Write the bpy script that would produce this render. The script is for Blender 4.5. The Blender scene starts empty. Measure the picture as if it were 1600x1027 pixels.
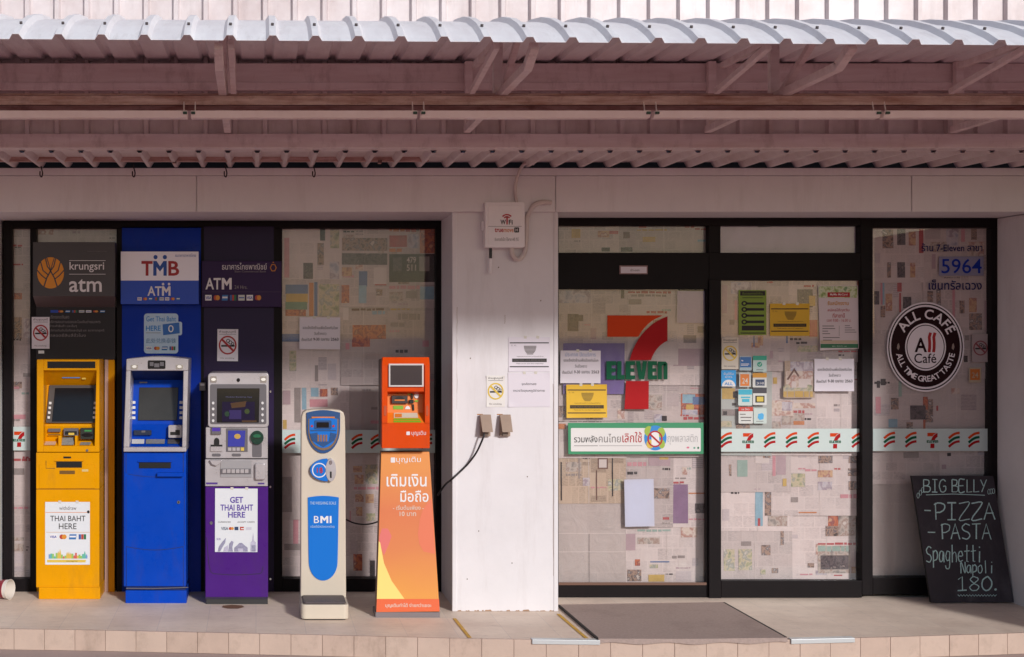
import bpy, bmesh, math, random
from mathutils import Vector, Matrix

# ------------------------------------------------------------------ camera, sky, sun, exposure
S = bpy.context.scene
COL = S.collection
F, CX, CY, EYE = 2070.0, 400.0, 522.0, 1.79      # focal length in photo pixels, vanishing point, eye height
cam = bpy.data.objects.new("camera", bpy.data.cameras.new("camera"))
COL.objects.link(cam)
cam.location = (0, 0, EYE)
cam.rotation_euler = (math.radians(90), 0, 0)
cam.data.sensor_width = 36.0
cam.data.lens = F / 1600.0 * 36.0
cam.data.shift_x = (800 - CX) / 1600.0
cam.data.shift_y = (CY - 513.5) / 1600.0
cam.data.clip_start = 0.05
cam.data.clip_end = 2000
S.camera = cam

SUN_EL, SUN_AZ = math.radians(22.5), math.radians(24)      # azimuth measured from the facade's normal towards the right
w = bpy.data.worlds.new("World"); S.world = w; w.use_nodes = True
nt = w.node_tree; nt.nodes.clear()
sky = nt.nodes.new("ShaderNodeTexSky"); sky.sky_type = 'NISHITA'; sky.sun_disc = False
sky.sun_elevation = SUN_EL; sky.sun_rotation = math.pi - SUN_AZ
sky.air_density = 1.0; sky.dust_density = 0.6; sky.ozone_density = 1.5
bg = nt.nodes.new("ShaderNodeBackground"); bg.inputs[1].default_value = 0.088
wo = nt.nodes.new("ShaderNodeOutputWorld")
nt.links.new(sky.outputs[0], bg.inputs[0]); nt.links.new(bg.outputs[0], wo.inputs[0])

sl = bpy.data.lights.new("sun", 'SUN'); sl.energy = 2.55; sl.angle = math.radians(5.5); sl.color = (1.0, 0.985, 0.975)
sun = bpy.data.objects.new("sun", sl); COL.objects.link(sun)
sv = Vector((math.cos(SUN_EL) * math.sin(SUN_AZ), -math.cos(SUN_EL) * math.cos(SUN_AZ), math.sin(SUN_EL)))
sun.rotation_euler = sv.to_track_quat('Z', 'Y').to_euler(); sun.location = sv * 30
S.view_settings.view_transform = 'Standard'; S.view_settings.look = 'None'
S.view_settings.exposure = 0.12; S.view_settings.gamma = 1.0
S.cycles.max_bounces = 8; S.cycles.transparent_max_bounces = 12

# ------------------------------------------------------------------ materials
def lin(c):
    if isinstance(c, str):
        c = c.lstrip('#'); c = tuple(int(c[i:i + 2], 16) / 255 for i in (0, 2, 4))
    return tuple((x / 12.92 if x <= .04045 else ((x + .055) / 1.055) ** 2.4) for x in c)

MATS = {}
def M(name, col=None, rough=.55, var=0.0, vscale=6.0, bump=0.0, bscale=40.0, metal=0.0, spec=.5, col2=None, stretch=(1, 1, 1), coat=0.0, emit=0, dirt=0.0, dscale=3.0, dstretch=(1, 1, .25), dcol="#6b5a50", scuff=0.0):
    if name in MATS: return MATS[name]
    m = bpy.data.materials.new(name); m.use_nodes = True; t = m.node_tree; b = t.nodes["Principled BSDF"]
    c = lin(col)
    b.inputs["Base Color"].default_value = (*c, 1); b.inputs["Roughness"].default_value = rough
    b.inputs["Metallic"].default_value = metal; b.inputs["Specular IOR Level"].default_value = spec
    b.inputs["Coat Weight"].default_value = coat
    if emit:
        b.inputs["Emission Color"].default_value = (*c, 1); b.inputs["Emission Strength"].default_value = emit
    if var or bump or col2 or dirt or scuff:
        tc = t.nodes.new("ShaderNodeTexCoord"); mp = t.nodes.new("ShaderNodeMapping")
        mp.inputs["Scale"].default_value = stretch
        t.links.new(tc.outputs["Object"], mp.inputs[0])
    if var or col2:
        n = t.nodes.new("ShaderNodeTexNoise"); n.inputs["Scale"].default_value = vscale; n.inputs["Detail"].default_value = 8; n.inputs["Roughness"].default_value = .65
        t.links.new(mp.outputs[0], n.inputs["Vector"])
        r = t.nodes.new("ShaderNodeValToRGB"); r.color_ramp.elements[0].position = .3; r.color_ramp.elements[1].position = .72
        a2 = lin(col2) if col2 else tuple(max(0, x * (1 - var)) for x in c)
        b2 = c if col2 else tuple(min(1, x * (1 + var)) for x in c)
        r.color_ramp.elements[0].color = (*a2, 1); r.color_ramp.elements[1].color = (*b2, 1)
        t.links.new(n.outputs["Fac"], r.inputs[0]); t.links.new(r.outputs[0], b.inputs["Base Color"])
    if dirt:
        # weathering: patches and runs of grime with a shape of their own
        md = t.nodes.new("ShaderNodeMapping"); md.inputs["Scale"].default_value = dstretch; t.links.new(tc.outputs["Object"], md.inputs[0])
        nd = t.nodes.new("ShaderNodeTexNoise"); nd.inputs["Scale"].default_value = dscale; nd.inputs["Detail"].default_value = 10; nd.inputs["Roughness"].default_value = .72; t.links.new(md.outputs[0], nd.inputs["Vector"])
        rd_ = t.nodes.new("ShaderNodeValToRGB"); rd_.color_ramp.elements[0].position = .52; rd_.color_ramp.elements[1].position = .78
        rd_.color_ramp.elements[0].color = (0, 0, 0, 1); rd_.color_ramp.elements[1].color = (dirt, dirt, dirt, 1); t.links.new(nd.outputs["Fac"], rd_.inputs[0])
        mxd = t.nodes.new("ShaderNodeMixRGB"); mxd.inputs[2].default_value = (*lin(dcol), 1); t.links.new(rd_.outputs[0], mxd.inputs[0])
        if b.inputs["Base Color"].links: t.links.new(b.inputs["Base Color"].links[0].from_socket, mxd.inputs[1])
        else: mxd.inputs[1].default_value = (*c, 1)
        t.links.new(mxd.outputs[0], b.inputs["Base Color"])
    if scuff:
        ns = t.nodes.new("ShaderNodeTexNoise"); ns.inputs["Scale"].default_value = 9; ns.inputs["Detail"].default_value = 9; ns.inputs["Roughness"].default_value = .75; t.links.new(tc.outputs["Object"], ns.inputs["Vector"])
        rs_ = t.nodes.new("ShaderNodeMapRange"); rs_.inputs[1].default_value = .35; rs_.inputs[2].default_value = .7; rs_.inputs[3].default_value = max(.05, rough - scuff); rs_.inputs[4].default_value = rough + scuff
        t.links.new(ns.outputs["Fac"], rs_.inputs[0]); t.links.new(rs_.outputs[0], b.inputs["Roughness"])
    if bump:
        n2 = t.nodes.new("ShaderNodeTexNoise"); n2.inputs["Scale"].default_value = bscale; n2.inputs["Detail"].default_value = 5
        t.links.new(mp.outputs[0], n2.inputs["Vector"])
        bu = t.nodes.new("ShaderNodeBump"); bu.inputs["Strength"].default_value = bump; bu.inputs["Distance"].default_value = .01
        t.links.new(n2.outputs["Fac"], bu.inputs["Height"]); t.links.new(bu.outputs[0], b.inputs["Normal"])
    MATS[name] = m
    return m

def photo_mat(name, cols, scale=22.0):
    """a printed picture: blotches of a few inks"""
    if name in MATS: return MATS[name]
    m = bpy.data.materials.new(name); m.use_nodes = True; t = m.node_tree; b = t.nodes["Principled BSDF"]; b.inputs["Roughness"].default_value = .6
    tc = t.nodes.new("ShaderNodeTexCoord"); n = t.nodes.new("ShaderNodeTexNoise"); n.inputs["Scale"].default_value = scale; n.inputs["Detail"].default_value = 5; n.inputs["Distortion"].default_value = .2
    t.links.new(tc.outputs["Object"], n.inputs["Vector"])
    r = t.nodes.new("ShaderNodeValToRGB"); e = r.color_ramp.elements
    k = len(cols)
    e[0].position = .3; e[1].position = .68
    e[0].color = (*lin(cols[0]), 1); e[1].color = (*lin(cols[-1]), 1)
    for i in range(1, k - 1):
        x = e.new(.3 + .38 * i / (k - 1)); x.color = (*lin(cols[i]), 1)
    t.links.new(n.outputs["Fac"], r.inputs[0]); t.links.new(r.outputs[0], b.inputs["Base Color"])
    MATS[name] = m
    return m

def print_mat(name, paper, ink, pitch=.0095, amount=.55, vertical=False):
    """columns of newsprint: broken dark lines on paper"""
    if name in MATS: return MATS[name]
    m = bpy.data.materials.new(name); m.use_nodes = True; t = m.node_tree; b = t.nodes["Principled BSDF"]; b.inputs["Roughness"].default_value = .8
    tc = t.nodes.new("ShaderNodeTexCoord"); sp = t.nodes.new("ShaderNodeSeparateXYZ"); t.links.new(tc.outputs["Object"], sp.inputs[0])
    mu = t.nodes.new("ShaderNodeMath"); mu.operation = 'MULTIPLY'; mu.inputs[1].default_value = 2 * math.pi / pitch
    t.links.new(sp.outputs["X" if vertical else "Z"], mu.inputs[0])
    si = t.nodes.new("ShaderNodeMath"); si.operation = 'SINE'; t.links.new(mu.outputs[0], si.inputs[0])
    n = t.nodes.new("ShaderNodeTexNoise"); n.inputs["Scale"].default_value = 60; n.inputs["Detail"].default_value = 2
    mp = t.nodes.new("ShaderNodeMapping"); mp.inputs["Scale"].default_value = (1, 1, 2.5) if not vertical else (2.5, 1, 1)
    t.links.new(tc.outputs["Object"], mp.inputs[0]); t.links.new(mp.outputs[0], n.inputs["Vector"])
    ad = t.nodes.new("ShaderNodeMath"); ad.operation = 'MULTIPLY_ADD'; ad.inputs[1].default_value = .25; t.links.new(si.outputs[0], ad.inputs[0]); t.links.new(n.outputs["Fac"], ad.inputs[2])
    r = t.nodes.new("ShaderNodeValToRGB"); r.color_ramp.elements[0].position = .42; r.color_ramp.elements[1].position = .62
    p, k = lin(paper), lin(ink)
    r.color_ramp.elements[0].color = (*p, 1); r.color_ramp.elements[1].color = (*[p[i] * (1 - amount) + k[i] * amount for i in range(3)], 1)
    t.links.new(ad.outputs[0], r.inputs[0]); t.links.new(r.outputs[0], b.inputs["Base Color"])
    MATS[name] = m
    return m

def page_mat(name, paper, ink, bw, bh, amount=.4, seed=0.0, bump=.5, rot=False):
    """a printed page: blocks of columns with fine broken lines, wrinkled paper"""
    m = bpy.data.materials.new(name); m.use_nodes = True; t = m.node_tree; b = t.nodes["Principled BSDF"]; b.inputs["Roughness"].default_value = .85; L = t.links.new
    tc = t.nodes.new("ShaderNodeTexCoord"); oi = t.nodes.new("ShaderNodeObjectInfo")
    mu = t.nodes.new("ShaderNodeMath"); mu.operation = 'MULTIPLY_ADD'; mu.inputs[1].default_value = 7.3; mu.inputs[2].default_value = seed; L(oi.outputs["Random"], mu.inputs[0])
    cmb = t.nodes.new("ShaderNodeCombineXYZ"); L(mu.outputs[0], cmb.inputs[0]); L(mu.outputs[0], cmb.inputs[2])
    ad = t.nodes.new("ShaderNodeVectorMath"); ad.operation = 'ADD'; L(tc.outputs["Object"], ad.inputs[0]); L(cmb.outputs[0], ad.inputs[1])
    sp = t.nodes.new("ShaderNodeSeparateXYZ"); L(ad.outputs[0], sp.inputs[0]); xz = t.nodes.new("ShaderNodeCombineXYZ")
    L(sp.outputs["Z" if rot else "X"], xz.inputs[0]); L(sp.outputs["X" if rot else "Z"], xz.inputs[1])
    br = t.nodes.new("ShaderNodeTexBrick"); br.offset = .37; br.inputs["Scale"].default_value = 1; br.inputs["Brick Width"].default_value = bw; br.inputs["Row Height"].default_value = bh
    br.inputs["Mortar Size"].default_value = .004; br.inputs["Mortar Smooth"].default_value = .1; br.inputs["Bias"].default_value = .0
    br.inputs["Color1"].default_value = (.1, .1, .1, 1); br.inputs["Color2"].default_value = (1, 1, 1, 1); br.inputs["Mortar"].default_value = (0, 0, 0, 1); L(xz.outputs[0], br.inputs["Vector"])
    mp = t.nodes.new("ShaderNodeMapping"); mp.inputs["Scale"].default_value = (55, 210, 1); L(xz.outputs[0], mp.inputs[0])
    n = t.nodes.new("ShaderNodeTexNoise"); n.inputs["Scale"].default_value = 1; n.inputs["Detail"].default_value = 3; L(mp.outputs[0], n.inputs["Vector"])
    r = t.nodes.new("ShaderNodeMapRange"); r.inputs[1].default_value = .38; r.inputs[2].default_value = .66; r.inputs[3].default_value = .15; r.inputs[4].default_value = 1; L(n.outputs["Fac"], r.inputs[0])
    m1 = t.nodes.new("ShaderNodeMath"); m1.operation = 'MULTIPLY'; L(br.outputs["Color"], m1.inputs[0]); L(r.outputs[0], m1.inputs[1])
    big = t.nodes.new("ShaderNodeTexNoise"); big.inputs["Scale"].default_value = 6; big.inputs["Detail"].default_value = 4; L(ad.outputs[0], big.inputs["Vector"])
    rb = t.nodes.new("ShaderNodeMapRange"); rb.inputs[1].default_value = .3; rb.inputs[2].default_value = .7; rb.inputs[3].default_value = .1; rb.inputs[4].default_value = 1; L(big.outputs["Fac"], rb.inputs[0])
    m2 = t.nodes.new("ShaderNodeMath"); m2.operation = 'MULTIPLY'; L(m1.outputs[0], m2.inputs[0]); L(rb.outputs[0], m2.inputs[1])
    m3 = t.nodes.new("ShaderNodeMath"); m3.operation = 'MULTIPLY'; m3.inputs[1].default_value = amount; L(m2.outputs[0], m3.inputs[0])
    # every sheet a slightly different tone
    hv = t.nodes.new("ShaderNodeHueSaturation"); hv.inputs["Color"].default_value = (*lin(paper), 1)
    tv = t.nodes.new("ShaderNodeMapRange"); tv.inputs[3].default_value = .84; tv.inputs[4].default_value = 1.08; L(oi.outputs["Random"], tv.inputs[0]); L(tv.outputs[0], hv.inputs["Value"])
    mx = t.nodes.new("ShaderNodeMixRGB"); mx.inputs[2].default_value = (*lin(ink), 1); L(m3.outputs[0], mx.inputs[0]); L(hv.outputs[0], mx.inputs[1]); L(mx.outputs[0], b.inputs["Base Color"])
    w1 = t.nodes.new("ShaderNodeTexNoise"); w1.inputs["Scale"].default_value = 7; w1.inputs["Detail"].default_value = 6; w1.inputs["Distortion"].default_value = 1.2; L(ad.outputs[0], w1.inputs["Vector"])
    bu = t.nodes.new("ShaderNodeBump"); bu.inputs["Strength"].default_value = bump; bu.inputs["Distance"].default_value = .012; L(w1.outputs["Fac"], bu.inputs["Height"]); L(bu.outputs[0], b.inputs["Normal"])
    return m

def glass_mat():
    m = bpy.data.materials.new("window_glass"); m.use_nodes = True; t = m.node_tree; t.nodes.clear()
    o = t.nodes.new("ShaderNodeOutputMaterial"); mx = t.nodes.new("ShaderNodeMixShader"); tr = t.nodes.new("ShaderNodeBsdfTransparent"); tr.inputs[0].default_value = (.925, .885, .895, 1)
    g = t.nodes.new("ShaderNodeBsdfGlossy"); g.inputs["Roughness"].default_value = .03
    fr = t.nodes.new("ShaderNodeFresnel"); fr.inputs[0].default_value = 1.5
    t.links.new(fr.outputs[0], mx.inputs[0]); t.links.new(tr.outputs[0], mx.inputs[1]); t.links.new(g.outputs[0], mx.inputs[2]); 
    # dust and wiping marks, their white also painting a hazy glare on the glass
    tc = t.nodes.new("ShaderNodeTexCoord"); mp = t.nodes.new("ShaderNodeMapping"); mp.inputs["Scale"].default_value = (3, 1, 1.2); mp.inputs["Rotation"].default_value = (0, .6, 0); t.links.new(tc.outputs["Object"], mp.inputs[0])
    n = t.nodes.new("ShaderNodeTexNoise"); n.inputs["Scale"].default_value = 2.2; n.inputs["Detail"].default_value = 7; n.inputs["Distortion"].default_value = 1.5; t.links.new(mp.outputs[0], n.inputs["Vector"])
    r = t.nodes.new("ShaderNodeMapRange"); r.inputs[1].default_value = .42; r.inputs[2].default_value = .75; r.inputs[3].default_value = .01; r.inputs[4].default_value = .075; t.links.new(n.outputs["Fac"], r.inputs[0])
    df_ = t.nodes.new("ShaderNodeBsdfDiffuse"); df_.inputs[0].default_value = (.85, .84, .82, 1); m2 = t.nodes.new("ShaderNodeMixShader")
    t.links.new(r.outputs[0], m2.inputs[0]); t.links.new(mx.outputs[0], m2.inputs[1]); t.links.new(df_.outputs[0], m2.inputs[2]); t.links.new(m2.outputs[0], o.inputs[0])
    return m
GLASS = glass_mat()

# ------------------------------------------------------------------ mesh helpers
def P(x, y, d):
    """photo pixel at a depth -> point of the scene"""
    return Vector(((x - CX) * d / F, d, EYE - (y - CY) * d / F))
def ZW(y, d): return EYE - (y - CY) * d / F
def XW(x, d): return (x - CX) * d / F

_TXT = {}
def glyphs(body, weight=0.0, spacing=1.0):
    key = (body, weight, spacing)
    if key in _TXT: return _TXT[key]
    cu = bpy.data.curves.new("t", 'FONT'); cu.body = body; cu.size = 1; cu.offset = weight; cu.resolution_u = 3; cu.space_character = spacing
    ob = bpy.data.objects.new("t", cu); COL.objects.link(ob)
    dg = bpy.context.evaluated_depsgraph_get(); ev = ob.evaluated_get(dg); me = ev.to_mesh()
    vs = [(v.co.x, v.co.y) for v in me.vertices]; fs = [tuple(p.vertices) for p in me.polygons]
    ev.to_mesh_clear(); bpy.data.objects.remove(ob); bpy.data.curves.remove(cu)
    _TXT[key] = (vs, fs)
    return vs, fs

class MB:
    def __init__(s): s.v = []; s.f = []; s.fm = []; s.sm = []; s.mats = []
    def mi(s, m):
        if m not in s.mats: s.mats.append(m)
        return s.mats.index(m)
    def face(s, pts, m, smooth=False):
        i = len(s.v); s.v.extend(Vector(p) for p in pts); s.f.append(tuple(range(i, i + len(pts)))); s.fm.append(s.mi(m)); s.sm.append(smooth)
    def mesh(s, vs, fs, m, smooth=False):
        i = len(s.v); s.v.extend(Vector(p) for p in vs); k = s.mi(m)
        for f in fs: s.f.append(tuple(j + i for j in f)); s.fm.append(k); s.sm.append(smooth)
    def slab(s, front, th, m, ms=None):
        """front polygon (3D points) extruded straight back by th"""
        n = len(front); fr = [Vector(p) for p in front]; bk = [p + Vector((0, th, 0)) for p in fr]
        s.mesh(fr + bk, [tuple(range(n)), tuple(range(2 * n - 1, n - 1, -1))], m)
        i = len(s.v) - 2 * n; k = s.mi(ms or m)
        for a in range(n):
            b = (a + 1) % n
            s.f.append((i + a, i + n + a, i + n + b, i + b)); s.fm.append(k); s.sm.append(False)
    def prism(s, pts, d, th, m, ms=None): s.slab([P(x, y, d) for x, y in pts], th, m, ms)
    def box(s, x0, y0, x1, y1, d0, d1, m): s.prism([(x0, y0), (x1, y0), (x1, y1), (x0, y1)], d0, d1 - d0, m)
    def boxw(s, X0, X1, Y0, Y1, Z0, Z1, m):
        s.slab([(X0, Y0, Z0), (X1, Y0, Z0), (X1, Y0, Z1), (X0, Y0, Z1)], Y1 - Y0, m)
    def flat(s, pts, d, m): s.face([P(x, y, d) for x, y in pts], m)
    def rect(s, x0, y0, x1, y1, d, m): s.flat([(x0, y0), (x1, y0), (x1, y1), (x0, y1)], d, m)
    def ell(s, cx, cy, rx, ry, d, m, th=0, n=36, a0=0, a1=360):
        full = (a1 - a0) == 360
        k = n if full else n + 1
        pts = [(cx + rx * math.cos(math.radians(a0 + (a1 - a0) * i / n)), cy + ry * math.sin(math.radians(a0 + (a1 - a0) * i / n))) for i in range(k)]
        if th: s.prism(pts, d, th, m)
        else: s.flat(pts, d, m)
    def rrect(s, x0, y0, x1, y1, r, d, m, th=0):
        pts = []
        for cx, cy, a in ((x1 - r, y0 + r, -90), (x1 - r, y1 - r, 0), (x0 + r, y1 - r, 90), (x0 + r, y0 + r, 180)):
            for i in range(6):
                t = math.radians(a + 18 * i); pts.append((cx + r * math.cos(t), cy + r * math.sin(t)))
        if th: s.prism(pts, d, th, m)
        else: s.flat(pts, d, m)
    def ring(s, cx, cy, rx, ry, w, d, m, n=40, th=0):
        for i in range(n):
            q = []
            for k, g in ((i, 0), (i + 1, 0), (i + 1, w), (i, w)):
                t = 2 * math.pi * k / n; q.append((cx + (rx - g) * math.cos(t), cy + (ry - g) * math.sin(t)))
            if th: s.prism(q, d, th, m)
            else: s.flat(q, d, m)
    def ribbon(s, pts, wd, d, m):
        """a stroke through pixels; d a depth or a function of (x, y)"""
        df = d if callable(d) else (lambda x, y: d)
        L, R = [], []
        for i, (x, y) in enumerate(pts):
            a = pts[max(0, i - 1)]; b = pts[min(len(pts) - 1, i + 1)]
            tx, ty = b[0] - a[0], b[1] - a[1]; l = math.hypot(tx, ty) or 1
            nx, ny = -ty / l * wd / 2, tx / l * wd / 2
            L.append(P(x + nx, y + ny, df(x + nx, y + ny))); R.append(P(x - nx, y - ny, df(x - nx, y - ny)))
        n = len(pts)
        s.mesh(L + R, [(i, i + 1, n + i + 1, n + i) for i in range(n - 1)], m)
    def tube(s, pts, r, m, n=8, caps=True):
        pts = [Vector(p) for p in pts]; rings = []
        for i, p in enumerate(pts):
            t = (pts[min(i + 1, len(pts) - 1)] - pts[max(i - 1, 0)]).normalized()
            a = t.orthogonal().normalized() if i == 0 else (rings_a - t * rings_a.dot(t)).normalized()
            rings_a = a; b = t.cross(a)
            rings.append([p + (a * math.cos(2 * math.pi * k / n) + b * math.sin(2 * math.pi * k / n)) * r for k in range(n)])
        vs = [v for rg in rings for v in rg]; fs = []
        for i in range(len(pts) - 1):
            for k in range(n):
                fs.append((i * n + k, i * n + (k + 1) % n, (i + 1) * n + (k + 1) % n, (i + 1) * n + k))
        s.mesh(vs, fs, m, True)
        if caps: s.face(rings[0], m); s.face(rings[-1], m)
    def bar(s, a, b, wx, wz, m):
        """square tube between two points, lying mostly in depth or upright"""
        a, b = Vector(a), Vector(b); t = (b - a).normalized(); sx = Vector((1, 0, 0))
        if abs(t.x) > .9: sx = Vector((0, 1, 0))
        u = (sx - t * sx.dot(t)).normalized(); q = t.cross(u)
        c = [(u * i * wx / 2 + q * j * wz / 2) for i, j in ((-1, -1), (1, -1), (1, 1), (-1, 1))]
        vs = [a + k for k in c] + [b + k for k in c]
        s.mesh(vs, [(0, 1, 2, 3), (7, 6, 5, 4), (0, 4, 5, 1), (1, 5, 6, 2), (2, 6, 7, 3), (3, 7, 4, 0)], m)
    def text(s, body, x0, y0, x1, y1, d, m, w=0.0, sp=1.0, rot=0):
        """lettering stretched into a pixel box"""
        vs, fs = glyphs(body, w, sp)
        if not vs: return
        ax, bx = min(v[0] for v in vs), max(v[0] for v in vs); ay, by = min(v[1] for v in vs), max(v[1] for v in vs)
        df = d if callable(d) else (lambda x, y: d)
        out = []
        mx, my = (x0 + x1) / 2, (y0 + y1) / 2
        for u, v in vs:
            x = x0 + (u - ax) / (bx - ax or 1) * (x1 - x0); y = y1 - (v - ay) / (by - ay or 1) * (y1 - y0)
            if rot:
                c, q = math.cos(rot), math.sin(rot); x, y = mx + (x - mx) * c - (y - my) * q, my + (x - mx) * q + (y - my) * c
            out.append(P(x, y, df(x, y)))
        s.loose(out, fs, m)
    def loose(s, vs, fs, m):
        # letter outlines may overlap each other: every face lies a hair before or behind its neighbours
        for i, f in enumerate(fs):
            o = Vector((0, -1e-4 * (i % 5), 0)); s.face([vs[j] + o for j in f], m)
    def glyph(s, ch, x, y, size, ang, d, m, w=0.0, yscale=1.0, cy0=None):
        vs, fs = glyphs(ch, w)
        if not vs: return
        mx = (min(v[0] for v in vs) + max(v[0] for v in vs)) / 2; c, q = math.cos(ang), math.sin(ang); out = []
        for u, v in vs:
            a, b = (u - mx) * size, -v * size
            out.append(P(x + a * c - b * q, y + a * q + b * c, d))
        s.loose(out, fs, m)
    def build(s, name, parent=None, bevel=0.0, loc=None, solid=0.0):
        base = ROOT.get(parent.name, Vector((0, 0, 0))) if parent else None
        if base is None:
            if loc is None:
                xs = [v.x for v in s.v]; ys = [v.y for v in s.v]; zs = [v.z for v in s.v]
                loc = Vector(((min(xs) + max(xs)) / 2, (min(ys) + max(ys)) / 2, min(zs)))
            base = Vector(loc)
        me = bpy.data.meshes.new(name)
        me.from_pydata([v - base for v in s.v], [], s.f)
        for m in s.mats: me.materials.append(m)
        me.polygons.foreach_set("material_index", s.fm); me.polygons.foreach_set("use_smooth", s.sm)
        bm = bmesh.new(); bm.from_mesh(me); bmesh.ops.recalc_face_normals(bm, faces=bm.faces); bm.to_mesh(me); bm.free()
        o = bpy.data.objects.new(name, me); COL.objects.link(o)
        if parent: o.parent = parent
        else: o.location = base
        ROOT[o.name] = base
        if solid:
            md = o.modifiers.new("thickness", 'SOLIDIFY'); md.thickness = solid; md.offset = 0
        if bevel:
            md = o.modifiers.new("edges", 'BEVEL'); md.width = bevel; md.segments = 2; md.limit_method = 'ANGLE'; md.angle_limit = math.radians(50)
        return o
ROOT = {}
def thing(name, label, cat, loc, group=None):
    o = bpy.data.objects.new(name, None); COL.objects.link(o); o.location = loc; o.empty_display_size = .1
    ROOT[o.name] = Vector(loc)
    return tag(o, label, cat, group)
def tag(o, label, cat, group=None):
    o["label"] = label; o["category"] = cat
    if group: o["group"] = group
    return o
def structure(o, kind='structure'):
    o["kind"] = kind
    return o

# depths (metres from the camera)
DL, DR, DP, DF = 9.25, 9.05, 8.55, 8.50          # left glass, right glass, pillar front, fascia front
rnd = random.Random(7)
# ------------------------------------------------------------------ the setting and the building
paint = M("wall_paint", "#dfdadc", .6, var=.05, vscale=2.2, bump=.08, bscale=24, dirt=.2, dscale=4, dstretch=(1.6, 1, .22), dcol="#8a7468")
paint_d = M("wall_paint_seam", "#7d6c68", .7)
metal_w = M("sheet_paint", "#e2d8d8", .38, vscale=3, col2="#c4b2b0", dirt=.3, dscale=5, dstretch=(2, 1, .3), dcol="#7a5e54")
metal_b = M("beam_paint", "#eae0de", .5, col2="#d4c2bf", vscale=5, stretch=(.4, 3, 3), bump=.03, dirt=.5, dscale=7, dstretch=(1.5, 1, .6), dcol="#6e4a40")
rusty = M("rusted_paint", "#d8bdb5", .65, col2="#9c6e60", vscale=9, stretch=(.5, 4, 4), dirt=.6, dscale=12, dstretch=(1, 1, 1), dcol="#5a342a")
dark_al = M("dark_aluminium", "#181315", .5, var=.15, vscale=4, spec=.12)
black_p = M("black_panel", "#0d0a0c", .5, spec=.12)
room_m = M("dark_room", "#3a3634", .9)

def floor_d(y): return F * EYE / (y - CY)
# street level ground and the raised pavement with its tiled kerb
m = MB(); g = M("street_concrete", "#b09c96", .9, var=.12, vscale=1.3, bump=.15, bscale=25)
m.face([(-400, -600, -.125), (400, -600, -.125), (400, 400, -.125), (-400, 400, -.125)], g)
structure(m.build("ground", loc=(0, 0, -.125)))
# unseen red paving, added so its bounce reddens the shade under the awning
m = MB(); rdm = bpy.data.materials.new("red_bounce_paving"); rdm.use_nodes = True; t_ = rdm.node_tree; b_ = t_.nodes["Principled BSDF"]; b_.inputs["Roughness"].default_value = .9
tc_ = t_.nodes.new("ShaderNodeTexCoord"); bk_ = t_.nodes.new("ShaderNodeTexBrick"); bk_.inputs["Scale"].default_value = 1; bk_.inputs["Brick Width"].default_value = .2; bk_.inputs["Row Height"].default_value = .1; bk_.inputs["Mortar Size"].default_value = .003
bk_.inputs["Color1"].default_value = (*lin("#b47876"), 1); bk_.inputs["Color2"].default_value = (*lin("#a46967"), 1); bk_.inputs["Mortar"].default_value = (*lin("#8a6a64"), 1)
t_.links.new(tc_.outputs["Object"], bk_.inputs["Vector"]); t_.links.new(bk_.outputs["Color"], b_.inputs["Base Color"])
m.face([(-60, -40, -.121), (60, -40, -.121), (60, 7.5, -.121), (-60, 7.5, -.121)], rdm); structure(m.build("bounce_road", loc=(0, 0, -.121)))
edge_px = [(-900, 976), (-100, 982), (120, 985), (320, 989), (500, 993), (700, 998), (900, 1001.5), (1080, 1002), (1250, 1000), (1400, 996), (1560, 991), (1700, 986), (2600, 972)]
edge = [(XW(x, floor_d(y)), floor_d(y)) for x, y in edge_px]
def edge_y(X):
    for (a, b), (c, d) in zip(edge, edge[1:]):
        if a <= X <= c: return b + (d - b) * (X - a) / (c - a)
    return edge[0][1] if X < edge[0][0] else edge[-1][1]
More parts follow.
